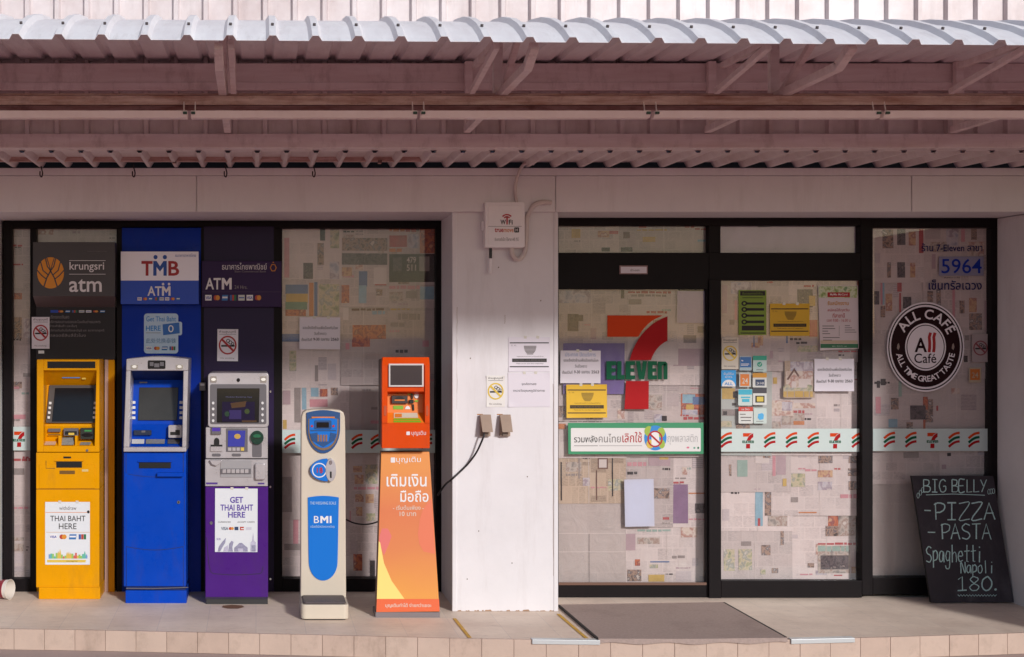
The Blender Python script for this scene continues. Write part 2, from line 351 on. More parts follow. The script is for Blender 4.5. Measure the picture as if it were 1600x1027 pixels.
def floor_mat():
    m = bpy.data.materials.new("pavement_tiles"); m.use_nodes = True; t = m.node_tree; b = t.nodes["Principled BSDF"]; b.inputs["Roughness"].default_value = .62
    tc = t.nodes.new("ShaderNodeTexCoord"); br = t.nodes.new("ShaderNodeTexBrick")
    br.offset = 0; br.inputs["Scale"].default_value = 1; br.inputs["Brick Width"].default_value = .3; br.inputs["Row Height"].default_value = .3; br.inputs["Mortar Size"].default_value = .002; br.inputs["Mortar Smooth"].default_value = .3
    br.inputs["Color1"].default_value = (*lin("#f4e2d0"), 1); br.inputs["Color2"].default_value = (*lin("#eedac8"), 1); br.inputs["Mortar"].default_value = (*lin("#dfd0c4"), 1)
    t.links.new(tc.outputs["Object"], br.inputs["Vector"])
    n = t.nodes.new("ShaderNodeTexNoise"); n.inputs["Scale"].default_value = 2.3; n.inputs["Detail"].default_value = 9; n.inputs["Roughness"].default_value = .7
    t.links.new(tc.outputs["Object"], n.inputs["Vector"])
    r = t.nodes.new("ShaderNodeValToRGB"); r.color_ramp.elements[0].position = .32; r.color_ramp.elements[1].position = .7
    r.color_ramp.elements[0].color = (.74, .71, .70, 1); r.color_ramp.elements[1].color = (1, 1, 1, 1); t.links.new(n.outputs["Fac"], r.inputs[0])
    mx = t.nodes.new("ShaderNodeMixRGB"); mx.blend_type = 'MULTIPLY'; mx.inputs[0].default_value = .9
    t.links.new(br.outputs["Color"], mx.inputs[1]); t.links.new(r.outputs[0], mx.inputs[2]); t.links.new(mx.outputs[0], b.inputs["Base Color"])
    # trodden-in spots and scrapes
    v = t.nodes.new("ShaderNodeTexNoise"); v.inputs["Scale"].default_value = 26; v.inputs["Detail"].default_value = 6; v.inputs["Roughness"].default_value = .8
    mpv = t.nodes.new("ShaderNodeMapping"); mpv.inputs["Scale"].default_value = (.35, 1, 1); t.links.new(tc.outputs["Object"], mpv.inputs[0]); t.links.new(mpv.outputs[0], v.inputs["Vector"])
    rv = t.nodes.new("ShaderNodeValToRGB"); rv.color_ramp.elements[0].position = .56; rv.color_ramp.elements[1].position = .74; rv.color_ramp.elements[0].color = (0, 0, 0, 1); rv.color_ramp.elements[1].color = (.5, .5, .5, 1); t.links.new(v.outputs["Fac"], rv.inputs[0])
    m2 = t.nodes.new("ShaderNodeMixRGB"); m2.inputs[2].default_value = (*lin("#8a7268"), 1); t.links.new(rv.outputs[0], m2.inputs[0]); t.links.new(mx.outputs[0], m2.inputs[1]); t.links.new(m2.outputs[0], b.inputs["Base Color"])
    bu = t.nodes.new("ShaderNodeBump"); bu.inputs["Strength"].default_value = .2; bu.inputs["Distance"].default_value = .004
    t.links.new(v.outputs["Fac"], bu.inputs["Height"]); t.links.new(bu.outputs[0], b.inputs["Normal"])
    return m
m = MB(); fm = floor_mat()
n = len(edge); top = [Vector((X, Y + .012, 0)) for X, Y in edge]; back = [Vector((X, 11.4, 0)) for X, Y in edge]
m.mesh(top + back, [(i, i + 1, n + i + 1, n + i) for i in range(n - 1)], fm)
structure(m.build("pavement", loc=(0, 0, 0)))
# kerb: single tiles along the edge, each with its joint
m = MB(); kt = M("kerb_tile", "#c6ad9d", .6, var=.06, vscale=5, bump=.1, dirt=.45, dscale=9, dstretch=(1, 1, .8), dcol="#86705f"); kt2 = M("kerb_tile_worn", "#c2a898", .6, var=.08, vscale=7, dirt=.6, dscale=8, dstretch=(1, 1, .6), dcol="#7e6858"); kg = M("kerb_grout", "#b29a8b", .9)
X = -5.0; i = 0
while X < 8.5:
    a, b = X + .0015, X + .1845
    ya, yb = edge_y(a), edge_y(b)
    mt = kt if rnd.random() < .7 else kt2; j = rnd.uniform(-.001, .001)
    fr = [Vector((a, ya + j, -.122)), Vector((b, yb + j, -.122)), Vector((b, yb + j, .0015)), Vector((a, ya + j, .0015))]
    m.slab(fr, .016, mt)
    X += .186; i += 1
m.mesh([Vector((x, y + .006, -.126)) for x, y in edge] + [Vector((x, y + .006, -.004)) for x, y in edge], [(i, i + 1, n + i + 1, n + i) for i in range(n - 1)], kg)
structure(m.build("kerb"))
# yellow lines on the pavement
for pts in (((710, 967), (736, 1000)), ((872, 960), (920, 1001))):
    m = MB(); (xa, ya), (xb, yb) = pts; da, db = floor_d(ya), floor_d(yb)
    a, b = Vector((XW(xa, da), da, .003)), Vector((XW(xb, db), max(db, edge_y(XW(xb, db)) + .02), .003)); o = Vector((.011, 0, 0))
    m.face([a - o, a + o, b + o, b - o], M("line_yellow", "#d0a23c", .7, var=.25, vscale=14))
    structure(m.build("floor_marking"))

ZF = ZW(331, DF)                       # underside of the fascia
bld = thing("shop_building", "pink white shop front with dark framed glazing, square pillar and metal clad upper wall", "building", (1.7, 9.0, 0))
# pillar between the two glazed bays
m = MB()
m.boxw(1.287, XW(871, DP), DP, 9.6, 0, ZW(322, DP), paint)
for a, b in ((706.5, 713.5), (865, 872)):
    m.boxw(XW(a, DP), XW(b, DP), DP - .005, DP + .03, 0, ZW(324, DP), paint)
m.boxw(1.287, XW(871, DP), DP + .006, 9.5, ZW(322, DP) + .004, ZF + .2, paint)
# chipped paint along the foot of the pillar and a crack beside its edge bead
chip = M("paint_chip", "#a58468", .85, var=.3, vscale=40); cr_ = random.Random(11); Xp = 1.30
while Xp < 1.92:
    ww = cr_.uniform(.008, .05); hh = cr_.uniform(.003, .012)
    m.face([(Xp, DP - .0008, .001), (Xp + ww, DP - .0008, .001), (Xp + ww * .8, DP - .0008, hh), (Xp + ww * .45, DP - .0008, hh * cr_.uniform(.4, 1)), (Xp + ww * .15, DP - .0008, hh * .8)], chip); Xp += ww + cr_.uniform(.002, .05)
for (xa, ya_, yb_) in ((713.9, 480, 640), (864.6, 600, 900), (789, 492, 506)):
    pts = [(xa + cr_.uniform(-.5, .5), ya_ + (yb_ - ya_) * i / 14) for i in range(15)]; m.ribbon(pts, .7, DP - .0008, M("paint_crack", "#a8968c", .8))
for x_, y_ in ((779, 418), (767, 296), (845, 470), (735, 560), (824, 745), (748, 830), (800, 880), (730, 905)):
    m.ell(x_, y_, .9, 1.1, DP - .0008, M("paint_spot", "#6a544c", .8), n=9)
m.build("pillar", bld, .004)
# fascia boards above the glazing
m = MB()
for a, b in ((-60, 306.4), (307.6, 867.5), (868.7, 1424), (1425.2, 1950)):
    m.boxw(XW(a, DF), XW(b, DF), DF, DF + .02, ZF, ZW(275, DF), paint)
m.boxw(XW(-60, DF), XW(1950, DF), DF + .012, 9.7, ZF + .004, ZW(262, DF) - .02, paint)
m.boxw(XW(-60, DF), XW(1950, DF), DF - .012, DF + .012, ZW(274.4, DF), ZW(263, DF), paint)
m.build("fascia", bld, .003)
# side walls; the right one's unseen forward reach is added to shade that bay
m = MB(); m.boxw(XW(1565, DR - .1), 5.6, 7.3, 9.6, -.12, ZF, paint); m.build("side_wall", bld, .006)
m = MB(); m.boxw(-3.2, XW(4, DL), DL - .12, 9.7, 0, ZF + .05, paint); m.build("side_wall", bld, .006)
# room behind the glass
m = MB()
m.boxw(-3.2, 6.2, 11.3, 11.4, 0, 3, room_m); m.boxw(-3.2, -3.1, 9.7, 11.3, 0, 3, room_m); m.boxw(6.1, 6.2, 9.6, 11.3, 0, 3, room_m)
m.boxw(-3.2, 6.2, 9.5, 11.4, 2.75, 2.8, room_m); m.boxw(-4.4, 8, 8.62, 8.66, ZF + .1, 3.36, room_m); m.boxw(-4.4, 8, 8.55, 11.4, 3.35, 3.4, room_m)
m.build("shop_room", bld)

# ribbed sheets -------------------------------------------------
def rib_profile(pitch, phase, X0, X1, base, topw, h):
    """(X, offset) pairs across a ribbed sheet"""
    out = []; k = math.floor((X0 - phase) / pitch)
    while True:
        c = phase + k * pitch
        if c - base / 2 > X1: break
        if c + base / 2 >= X0:
            out += [(c - base / 2, 0), (c - topw / 2, h), (c + topw / 2, h), (c + base / 2, 0)]
        k += 1
    return [(X0, 0)] + [q for q in out if X0 < q[0] < X1] + [(X1, 0)]
def ribbed(mb, prof, path, nrm, mat):
    """path: (Y, Z) points; nrm: direction of the ribs at each"""
    vs = []; n = len(prof)
    for (Y, Z), (ny, nz) in zip(path, nrm):
        vs += [Vector((X, Y + ny * o, Z + nz * o)) for X, o in prof]
    fs = [(r * n + i, r * n + i + 1, (r + 1) * n + i + 1, (r + 1) * n + i) for r in range(len(path) - 1) for i in range(n - 1)]
    mb.mesh(vs, fs, mat)
DC = 7.78                                           # plane of the clad upper wall
m = MB(); pf = rib_profile(.1742, XW(1063, DC) , -4.2, 8.0, .040, .022, .030)
ribbed(m, pf, [(DC, EYE + 1.13), (DC, EYE + 3.6)], [(-1, 0)] * 2, metal_w)
m.build("upper_wall_cladding", bld, solid=.0012)
m = MB(); m.boxw(-4.2, 8.0, DC + .02, DC + .16, EYE + 1.2, EYE + 3.6, paint); m.build("upper_wall", bld)
m = MB(); pf = rib_profile(.1733, XW(1077, DF), -4.2, 8.0, .060, .020, -.034)
ribbed(m, pf, [(DC + .03, ZW(229, DC)), (DF + .02, ZW(258, DF) + .02)], [(0, 1)] * 2, metal_w)
m.build("soffit", bld, solid=.0012)
# the bottom beam of the clad wall
m = MB(); m.boxw(-4.2, 8.0, DC - .075, DC + .08, ZW(231, DC - .075), ZW(209, DC - .075), metal_b); m.build("edge_beam", bld, .004)

# awning ------------------------------------------------------
awn = thing("awning", "white ribbed sheet awning with curved front edge on triangular brackets", "awning", (1.5, 7.0, EYE + 1.2))
ctrl = [(5.72, 1.258), (5.80, 1.305), (5.93, 1.367), (6.10, 1.428), (6.30, 1.482), (6.55, 1.528), (6.85, 1.562), (7.25, 1.582), (DC + .012, 1.590)]
nrm = []
for i in range(len(ctrl)):
    a, b = ctrl[max(0, i - 1)], ctrl[min(len(ctrl) - 1, i + 1)]
    t = Vector((b[0] - a[0], b[1] - a[1])).normalized(); nrm.append((-t.y, t.x))
awn_m = M("awning_sheet", "#f2f0f2", .4, col2="#e2dde0", vscale=4, stretch=(3, .6, 1), bump=.12, bscale=5, dirt=.35, dscale=6, dstretch=(2.5, .5, 1), dcol="#94857e")
m = MB(); pf = rib_profile(.1848, XW(359, 5.72), -4.2, 8.0, .058, .028, .023)
ribbed(m, pf, [(a, EYE + b) for a, b in ctrl], nrm, awn_m)
# screws with washers on the ribs
scr = M("screw_head", "#4a4040", .5)
k = -20
while k < 42:
    X = XW(359, 5.72) + .1848 * k
    p = Vector((X, 5.845, EYE + 1.327 + .025)); m.tube([p, p + Vector((0, -.004, .010))], .006, scr, 6); k += 1
m.build("roof_sheet", awn, solid=.0015).rotation_euler = (0, .006, 0)        # the sheet sags a little towards the right
m = MB(); m.boxw(-4.2, 8, DC - .11, DC - .035, ZW(139, DC - .11), ZW(99, DC - .11), metal_b)
m.boxw(-4.2, 8, DC - .118, DC - .105, ZW(141, DC - .11), ZW(129, DC - .11), metal_b); m.build("ledger_beam", awn, .003)
m = MB()                                            # channel purlin under the brackets, open below
ya, yb = 6.55, 6.72
m.boxw(-4.2, 8, ya, ya + .004, ZW(164, ya), ZW(149.5, ya), rusty); m.boxw(-4.2, 8, yb, yb + .004, ZW(164, ya), ZW(149.5, ya), rusty)
m.boxw(-4.2, 8, ya, yb, ZW(149, ya), ZW(148, ya), rusty)
m.boxw(-4.2, 8, ya + .12, ya + .15, ZW(146.5, ya), ZW(139, ya), rusty)
dk = M("channel_shade", "#4a3530", .9); m.boxw(-4.2, 8, ya + .006, yb - .002, ZW(156, ya), ZW(155, ya), dk)  # dark plate painted in as the shade inside the channel
m.build("purlin", awn, .002)
# the metal brackets: bottom chord with upturned nose, posts and braces
def bracket_mesh():
    m = MB(); c = metal_b; z = EYE
    m.bar((0, 5.83, z + 1.268), (0, 5.97, z + 1.205), .040, .040, c)
    m.bar((0, 5.96, z + 1.205), (0, DC - .08, z + 1.188), .040, .040, c)
    m.bar((0, 6.72, z + 1.21), (0, 6.72, z + 1.54), .045, .045, c)
    m.bar((.01, 6.66, z + 1.20), (.01, 6.16, z + 1.43), .030, .030, c)
    m.bar((0, DC - .14, z + 1.2), (0, DC - .14, z + 1.57), .045, .045, c)
    return m
def brace_mesh():
    m = MB(); c = metal_b; z = EYE
    m.bar((0, 5.84, z + 1.268), (0, 6.50, z + 1.19), .028, .028, c)
    m.bar((0, 5.86, z + 1.290), (0, 6.42, z + 1.300), .028, .028, c)
    return m
c0 = None
for X in (-1.28, -.11, 1.06, 2.26, 3.41, 4.58):
    if c0 is None:
        mb = brace_mesh(); mb.v = [v + ROOT[awn.name] for v in mb.v]; c0 = mb.build("brace", awn, .003); o = c0
    else: o = c0.copy(); COL.objects.link(o); o.parent = awn
    o.location = (X - ROOT[awn.name].x, -ROOT[awn.name].y, -ROOT[awn.name].z)
b0 = None
for k, X in enumerate((-1.60, -.165, 1.225, 2.625, 4.05, 5.45)):
    if b0 is None:
        mb = bracket_mesh(); mb.v = [v + ROOT[awn.name] for v in mb.v]     # built at the awning's origin
        b0 = mb.build("bracket", awn, .003); o = b0
    else:
        o = b0.copy(); COL.objects.link(o); o.parent = awn
    o.location = (X - ROOT[awn.name].x, -ROOT[awn.name].y, -ROOT[awn.name].z)
b0.location = (-1.60 - ROOT[awn.name].x, -ROOT[awn.name].y, -ROOT[awn.name].z)

# fluorescent battens under the purlin
bat = M("batten_white", "#faf0ea", .35, col2="#f0e2da", vscale=7); cap = M("batten_cap", "#2d4a3c", .5)
L = .0
bs = [(-70, 293), (298, 652.5), (657.5, 1017), (1023, 1377), (1383, 1740)]
lab = ["white light batten at far left end of the row under the awning", "white light batten above the blue and purple cash machines", "white light batten above the square pillar", "white light batten above the glass doors", "white light batten at the right end of the row above the chalkboard"]
DB = 6.5
for (a, b), lb in zip(bs, lab):
    X0, X1 = XW(a, DB), XW(b, DB); zt, zb = ZW(173, DB), ZW(185, DB)
    t = thing("light_batten", lb, "light fitting", ((X0 + X1) / 2, DB, zb), "light battens hung in a row under the awning")
    m = MB(); m.slab([(X0, DB + .016, zb + .004), (X1, DB + .016, zb + .004), (X1, DB - .006, zt), (X0, DB - .006, zt)], .05, bat)
    m.build("channel", t, .003)
    for x in (X0 + .012, X1 - .012):
        m = MB(); m.boxw(x - .010, x + .010, DB - .009, DB + .006, zb + .020, zb + .032, cap); m.build("end_cap", t, .002)
    for x in (X0 + .02, X1 - .02):
        m = MB(); m.tube([(x, DB + .035, zt - .003), (x, DB + .06, EYE + 1.17)], .0035, metal_b, 6); m.build("hanger", t)

# ------------------------------------------------------------------ glazing frames
def frame(name, rects, d, th, mat=dark_al, parent=bld, bevel=.003):
    m = MB()
    for r in rects: m.box(*r, d, d + th, mat)
    return m.build(name, parent, bevel)
def pane(x0, y0, x1, y1, d, parent):
    m = MB(); m.rect(x0, y0, x1, y1, d, GLASS); return m.build("pane", parent)
# left bay
wl = frame("window", [(5, 345, 19, 930), (19, 345, 700, 357), (47, 357, 57, 930), (427, 357, 441, 930), (681, 357, 700, 930), (19, 905, 47, 928), (441, 905, 681, 928), (57, 560, 62, 905), (182, 357, 191, 930), (313, 357, 320, 930)], DL - .05, .12)
for r in ((19, 357, 47, 905), (57, 357, 182, 560), (441, 357, 681, 905)): pane(*r, DL, wl)
m = MB(); m.box(57, 476, 427, 930, DL + .09, DL + .11, black_p); m.box(182, 357, 427, 480, DL + .085, DL + .105, black_p); m.build("backing_panel", wl)
# right bay: fixed window at the far right
wr = frame("window", [(1345, 340, 1364, 930), (1364, 340, 1566, 356), (1549, 356, 1600, 930), (1364, 903, 1549, 929)], DR - .05, .12)
pane(1364, 356, 1549, 903, DR, wr)
# transom with two lights over the sliding doors
wt = frame("window", [(865, 339, 1345, 352.5), (1108, 352.5, 1126, 395), (865, 395, 1108, 452), (1108, 395, 1345, 438.5), (865, 352.5, 873, 395), (865, 452, 872, 934)], DR - .06, .13)
pane(872, 352, 1108, 395, DR, wt); pane(1126, 352, 1345, 395, DR, wt)
d1 = frame("sliding_door", [(866, 449, 873, 934), (1104, 449, 1118, 935), (873, 912, 1104, 934)], DR - .055, .05)
m = MB(); m.box(873, 910.5, 1104, 914.5, DR - .062, DR - .05, M("door_brown_strip", "#6a4a3c", .5)); m.build("weather_strip", d1)
pane(872, 449, 1105, 912, DR - .02, d1)
d2 = frame("sliding_door", [(1108, 437, 1127, 938), (1127, 907.5, 1347, 934), (1347, 437, 1360, 930)], DR - .075, .06)
pane(1126, 437, 1347, 908, DR - .03, d2)
# ------------------------------------------------------------------ newspaper sheets pasted behind the glass
def fade(c, k=.42, to="#d4c9be"):
    # inks seen through the back of thin newsprint are pale
    a = [int(c.lstrip('#')[i:i + 2], 16) for i in (0, 2, 4)]; b = [int(to.lstrip('#')[i:i + 2], 16) for i in (0, 2, 4)]
    return '#%02x%02x%02x' % tuple(int(x * (1 - k) + y * k) for x, y in zip(a, b))
PAPER = {
    'g': page_mat("newsprint_grey", "#d2c7c1", "#4c4648", .085, .062, .62, 0), 'w': page_mat("newsprint_white", "#ded4ce", "#544e50", .105, .085, .5, 3.1),
    'y': page_mat("newsprint_yellowed", "#d0bda6", "#4a3a30", .05, .2, .75, 1.7, rot=False),
    'l': M("plain_sheet", "#c4b9cc", .7, var=.03, vscale=4, bump=.3, bscale=4),
    'b': M("plain_sheet_cool", "#cdd3e2", .6, var=.03, vscale=4, bump=.15, bscale=4),
    'v': M("sheet_violet", "#7d6ca4", .7, var=.10, vscale=6, bump=.2, bscale=6),
    's': page_mat("sheet_silver", "#cfc5be", "#6c6664", .2, .14, .28, 5.3, bump=.9),
    't': M("sheet_pale_green", "#b9c2bb", .75, var=.06, vscale=5, bump=.2, bscale=6),
}
TXT = {'g': print_mat("news_text_grey", "#c6bab7", "#5d5652", amount=.5), 'w': print_mat("news_text_white", "#d0c7c6", "#5f5858", amount=.48),
       'y': print_mat("news_text_yellow", "#c2b09a", "#54463c", pitch=.008, amount=.6)}
TXT2 = {'g': [print_mat("news_faint_grey", "#c4b8b5", "#6a6260", amount=.2), print_mat("news_mid_grey", "#c4b8b5", "#6a6260", pitch=.013, amount=.34)], 'w': [print_mat("news_faint_white", "#d0c7c6", "#6a6262", amount=.18), print_mat("news_mid_white", "#d0c7c6", "#6a6262", pitch=.014, amount=.32)],
        'y': [TXT['y']]}
TXT['l'] = TXT['w']; TXT['b'] = TXT['w']; TXT['s'] = TXT['g']; TXT['v'] = TXT['g']; TXT['t'] = TXT['g']
INK = {
    'k': M("ink_black", "#352f30", .8, var=.2, vscale=30), 'r': M("ink_red", fade("#b0383c", .2), .75, var=.15, vscale=20), 'p': M("ink_pink", fade("#d08a94", .2), .8, var=.12, vscale=15),
    'o': M("ink_orange", fade("#c9743a", .2), .8, var=.15, vscale=18), 'b': M("ink_blue", fade("#46699e", .2), .8, var=.15, vscale=18), 'c': M("ink_cyan", fade("#7fb3c8", .2), .8, var=.15, vscale=18),
    'g': M("ink_green", fade("#4f8468", .2), .8, var=.2, vscale=18), 'y': M("ink_yellow", fade("#c9a64a", .2), .8, var=.15, vscale=18), 'v': M("ink_violet", fade("#7e5f86", .2), .8, var=.12, vscale=12),
    'm': M("ink_mauve", fade("#b39aa2", .2), .8, var=.1, vscale=10), 'e': M("ink_grey", fade("#8b8480", .2), .8, var=.15, vscale=20), 't': M("ink_teal", fade("#8db0a4", .2), .8, var=.15, vscale=15),
    'W': M("ink_bare_paper", fade("#dcd5cf", .2), .8), 'D': M("ink_brown", fade("#5a3a30", .2), .8, var=.3, vscale=22),
}
PIC = {
    'people': photo_mat("pic_people", [fade(c, .16) for c in ("#2e2826", "#5c4a42", "#a88a76", "#4a4a52", "#cfc4b8")], 28),
    'street': photo_mat("pic_street", [fade(c) for c in ("#3e4448", "#77736c", "#b8aea2", "#7c5a4c", "#d6d0c8")], 21),
    'green': photo_mat("pic_green", [fade(c) for c in ("#38523a", "#7a9058", "#c8c090", "#6e8478", "#d8d4c8")], 20),
    'food': photo_mat("pic_food", [fade(c) for c in ("#5e2e22", "#a8603a", "#d0a060", "#883028", "#e0c8a8")], 21),
    'sky': photo_mat("pic_sky", [fade(c) for c in ("#4a5f8c", "#8c98b8", "#c8c8d4", "#786a84", "#dcd6d6")], 15),
    'dark': photo_mat("pic_dark", [fade(c, .1) for c in ("#1e1c20", "#3a3436", "#5a5054", "#2c2a30", "#8a7e7a")], 23),
    'house': photo_mat("pic_house", [fade(c) for c in ("#8e7a6c", "#c4a88c", "#e2d8c8", "#a05a48", "#d8cfc8")], 16),
    'red': photo_mat("pic_red", [fade(c, .15) for c in ("#6e1e1a", "#a03a26", "#c86838", "#7e2a30", "#d09a70")], 20),
}
def sheet(rect, tone, d, label, feats=(), polys=(), texts=(), seed=None, fill=.75, tilt=None, cat="newspaper", name="newspaper_sheet", group="newspaper sheets pasted behind the shop glass"):
    r = random.Random(seed if seed is not None else hash_s(label)); x0, y0, x1, y1 = rect
    m = MB(); pm = PAPER[tone]; tm = TXT[tone]
    th = math.radians(r.uniform(-.5, .5) if tilt is None else tilt); mx, my = (x0 + x1) / 2, (y0 + y1) / 2
    def R(x, y): return (mx + (x - mx) * math.cos(th) - (y - my) * math.sin(th), my + (x - mx) * math.sin(th) + (y - my) * math.cos(th))
    def q(a, b, c, e, dd, mt): m.flat([R(a, b), R(c, b), R(c, e), R(a, e)], dd, mt)
    # the sheet, in strips with slight waves
    nx, ny = max(2, int((x1 - x0) / 14)), max(2, int((y1 - y0) / 14)); vs = []
    for j in range(ny + 1):
        for i in range(nx + 1):
            x, y = R(x0 + (x1 - x0) * i / nx, y0 + (y1 - y0) * j / ny); vs.append(P(x, y, d + .0012 + r.uniform(0, .0022)))
    m.mesh(vs, [(j * (nx + 1) + i, j * (nx + 1) + i + 1, (j + 1) * (nx + 1) + i + 1, (j + 1) * (nx + 1) + i) for j in range(ny) for i in range(nx)], pm, True)
    fill = min(1.2, fill * 1.5)
    if fill:
        x = x0 + r.uniform(2, 5)
        while x < x1 - 8:
            cw = min(r.choice((9, 11, 13, 17, 24)), x1 - 3 - x); y = y0 + r.uniform(2, 8)
            while y < y1 - 5:
                h = min(r.uniform(5, 26), y1 - 3 - y); u = r.random()
                if u < fill * .16: q(x, y, x + cw, y + h, d + .0006, tm if r.random() < .3 or tone not in TXT2 else r.choice(TXT2[tone]))
                elif u < fill * .25:
                    k = r.choice("prmkkeemtpek"); hh = min(h, r.uniform(1.6, 4)); xe = x
                    while xe < x + cw - 1.5:
                        wd = min(r.uniform(2, 6), x + cw - xe); q(xe, y + r.uniform(0, .5), xe + wd, y + hh - r.uniform(0, .5), d + .0006, INK[k]); xe += wd + r.uniform(.8, 1.6)
                    h = hh
                elif u < fill * .33 and h < 20:
                    q(x, y, x + cw, y + h, d + .0006, PIC[r.choice(("people", "street", "street", "house", "green", "sky", "food", "dark"))])
                y += h + r.uniform(1.5, 5)
            x += cw + r.uniform(1.5, 3)
        if x1 - x0 > 70:                                   # the centre fold
            fx = mx + r.uniform(-4, 4); q(fx - .4, y0, fx + .4, y1, d + .0004, INK['W'])
    for i, (a, b, c, e, k) in enumerate(feats):
        dd = d + .0002 - .00005 * i
        if k == 'erase': q(a, b, c, e, d + .0003 - .00005 * i, pm); continue
        mt = PIC.get(k) or INK.get(k) or TXT.get(k)
        if k == 'text': mt = tm
        if k in INK and (e - b) > 2.5 and (e - b) < 12 and (c - a) > 3 * (e - b):      # headlines: broken into words
            x = a
            while x < c - 2:
                wd = min(r.uniform(4, 13), c - x); q(x, b + r.uniform(0, .8), x + wd, e - r.uniform(0, .8), dd, mt); x += wd + 1.6
        else: q(a, b, c, e, dd, mt)
    for i, (pts, k) in enumerate(polys): m.flat([R(*t) for t in pts], d - .0004 - .00006 * i, PIC.get(k) or INK[k])
    for s_, a, b, c, e, k in texts: m.text(s_, a, b, c, e, d - .0009, INK[k], .01)
    o = m.build(name); tag(o, label, cat, group); return o
def hash_s(s):
    h = 0
    for c in s: h = (h * 131 + ord(c)) % 1000003
    return h
def sheets(d0, rows):
    for i, row in enumerate(rows):
        rect, tone, label = row[:3]; kw = row[3] if len(row) > 3 else {}
        sheet(rect, tone, d0 + .0045 * i, label, **kw)

# strip of glass at the far left
sheets(DL + .006, [
    ((18, 356, 49, 450), 'g', "top newspaper sheet in the narrow glass strip left of the dark sign", dict(feats=[(20, 382, 38, 386, 'r'), (20, 412, 36, 415, 'r')], fill=.5)),
    ((18, 448, 49, 540), 'g', "newspaper sheet with clothing pictures in the narrow glass strip at far left", dict(feats=[(22, 458, 34, 468, 'red'), (22, 496, 34, 530, 'people'), (37, 498, 49, 528, 'sky')], fill=.4)),
    ((18, 538, 49, 610), 'w', "mostly blank newspaper sheet above the small numeral sticker at far left", dict(feats=[(20, 604, 30, 608, 'p'), (36, 583, 48, 589, 'e')], fill=.25)),
    ((18, 606, 49, 674), 'w', "newspaper sheet ending right above the white numeral sticker at far left", dict(feats=[(20, 648, 40, 655, 'p')], fill=.6)),
    ((18, 700, 49, 790), 'w', "newspaper sheet with red headline below the numeral sticker at far left", dict(feats=[(20, 716, 48, 721, 'r'), (22, 732, 38, 742, 'e')], fill=.6)),
    ((18, 788, 49, 840), 'g', "short newspaper sheet second from the bottom in the far left glass strip", dict(feats=[(20, 792, 44, 796, 'p')], fill=.6)),
    ((18, 836, 49, 908), 'w', "bottom newspaper sheet above the paper cup in the far left glass strip", dict(fill=.9)),
])
# pane above the dark bank sign
sheets(DL + .006, [((56, 355, 184, 480), 'g', "newspaper sheet showing as a sliver above the dark sign with round orange emblem", dict(fill=.6))])
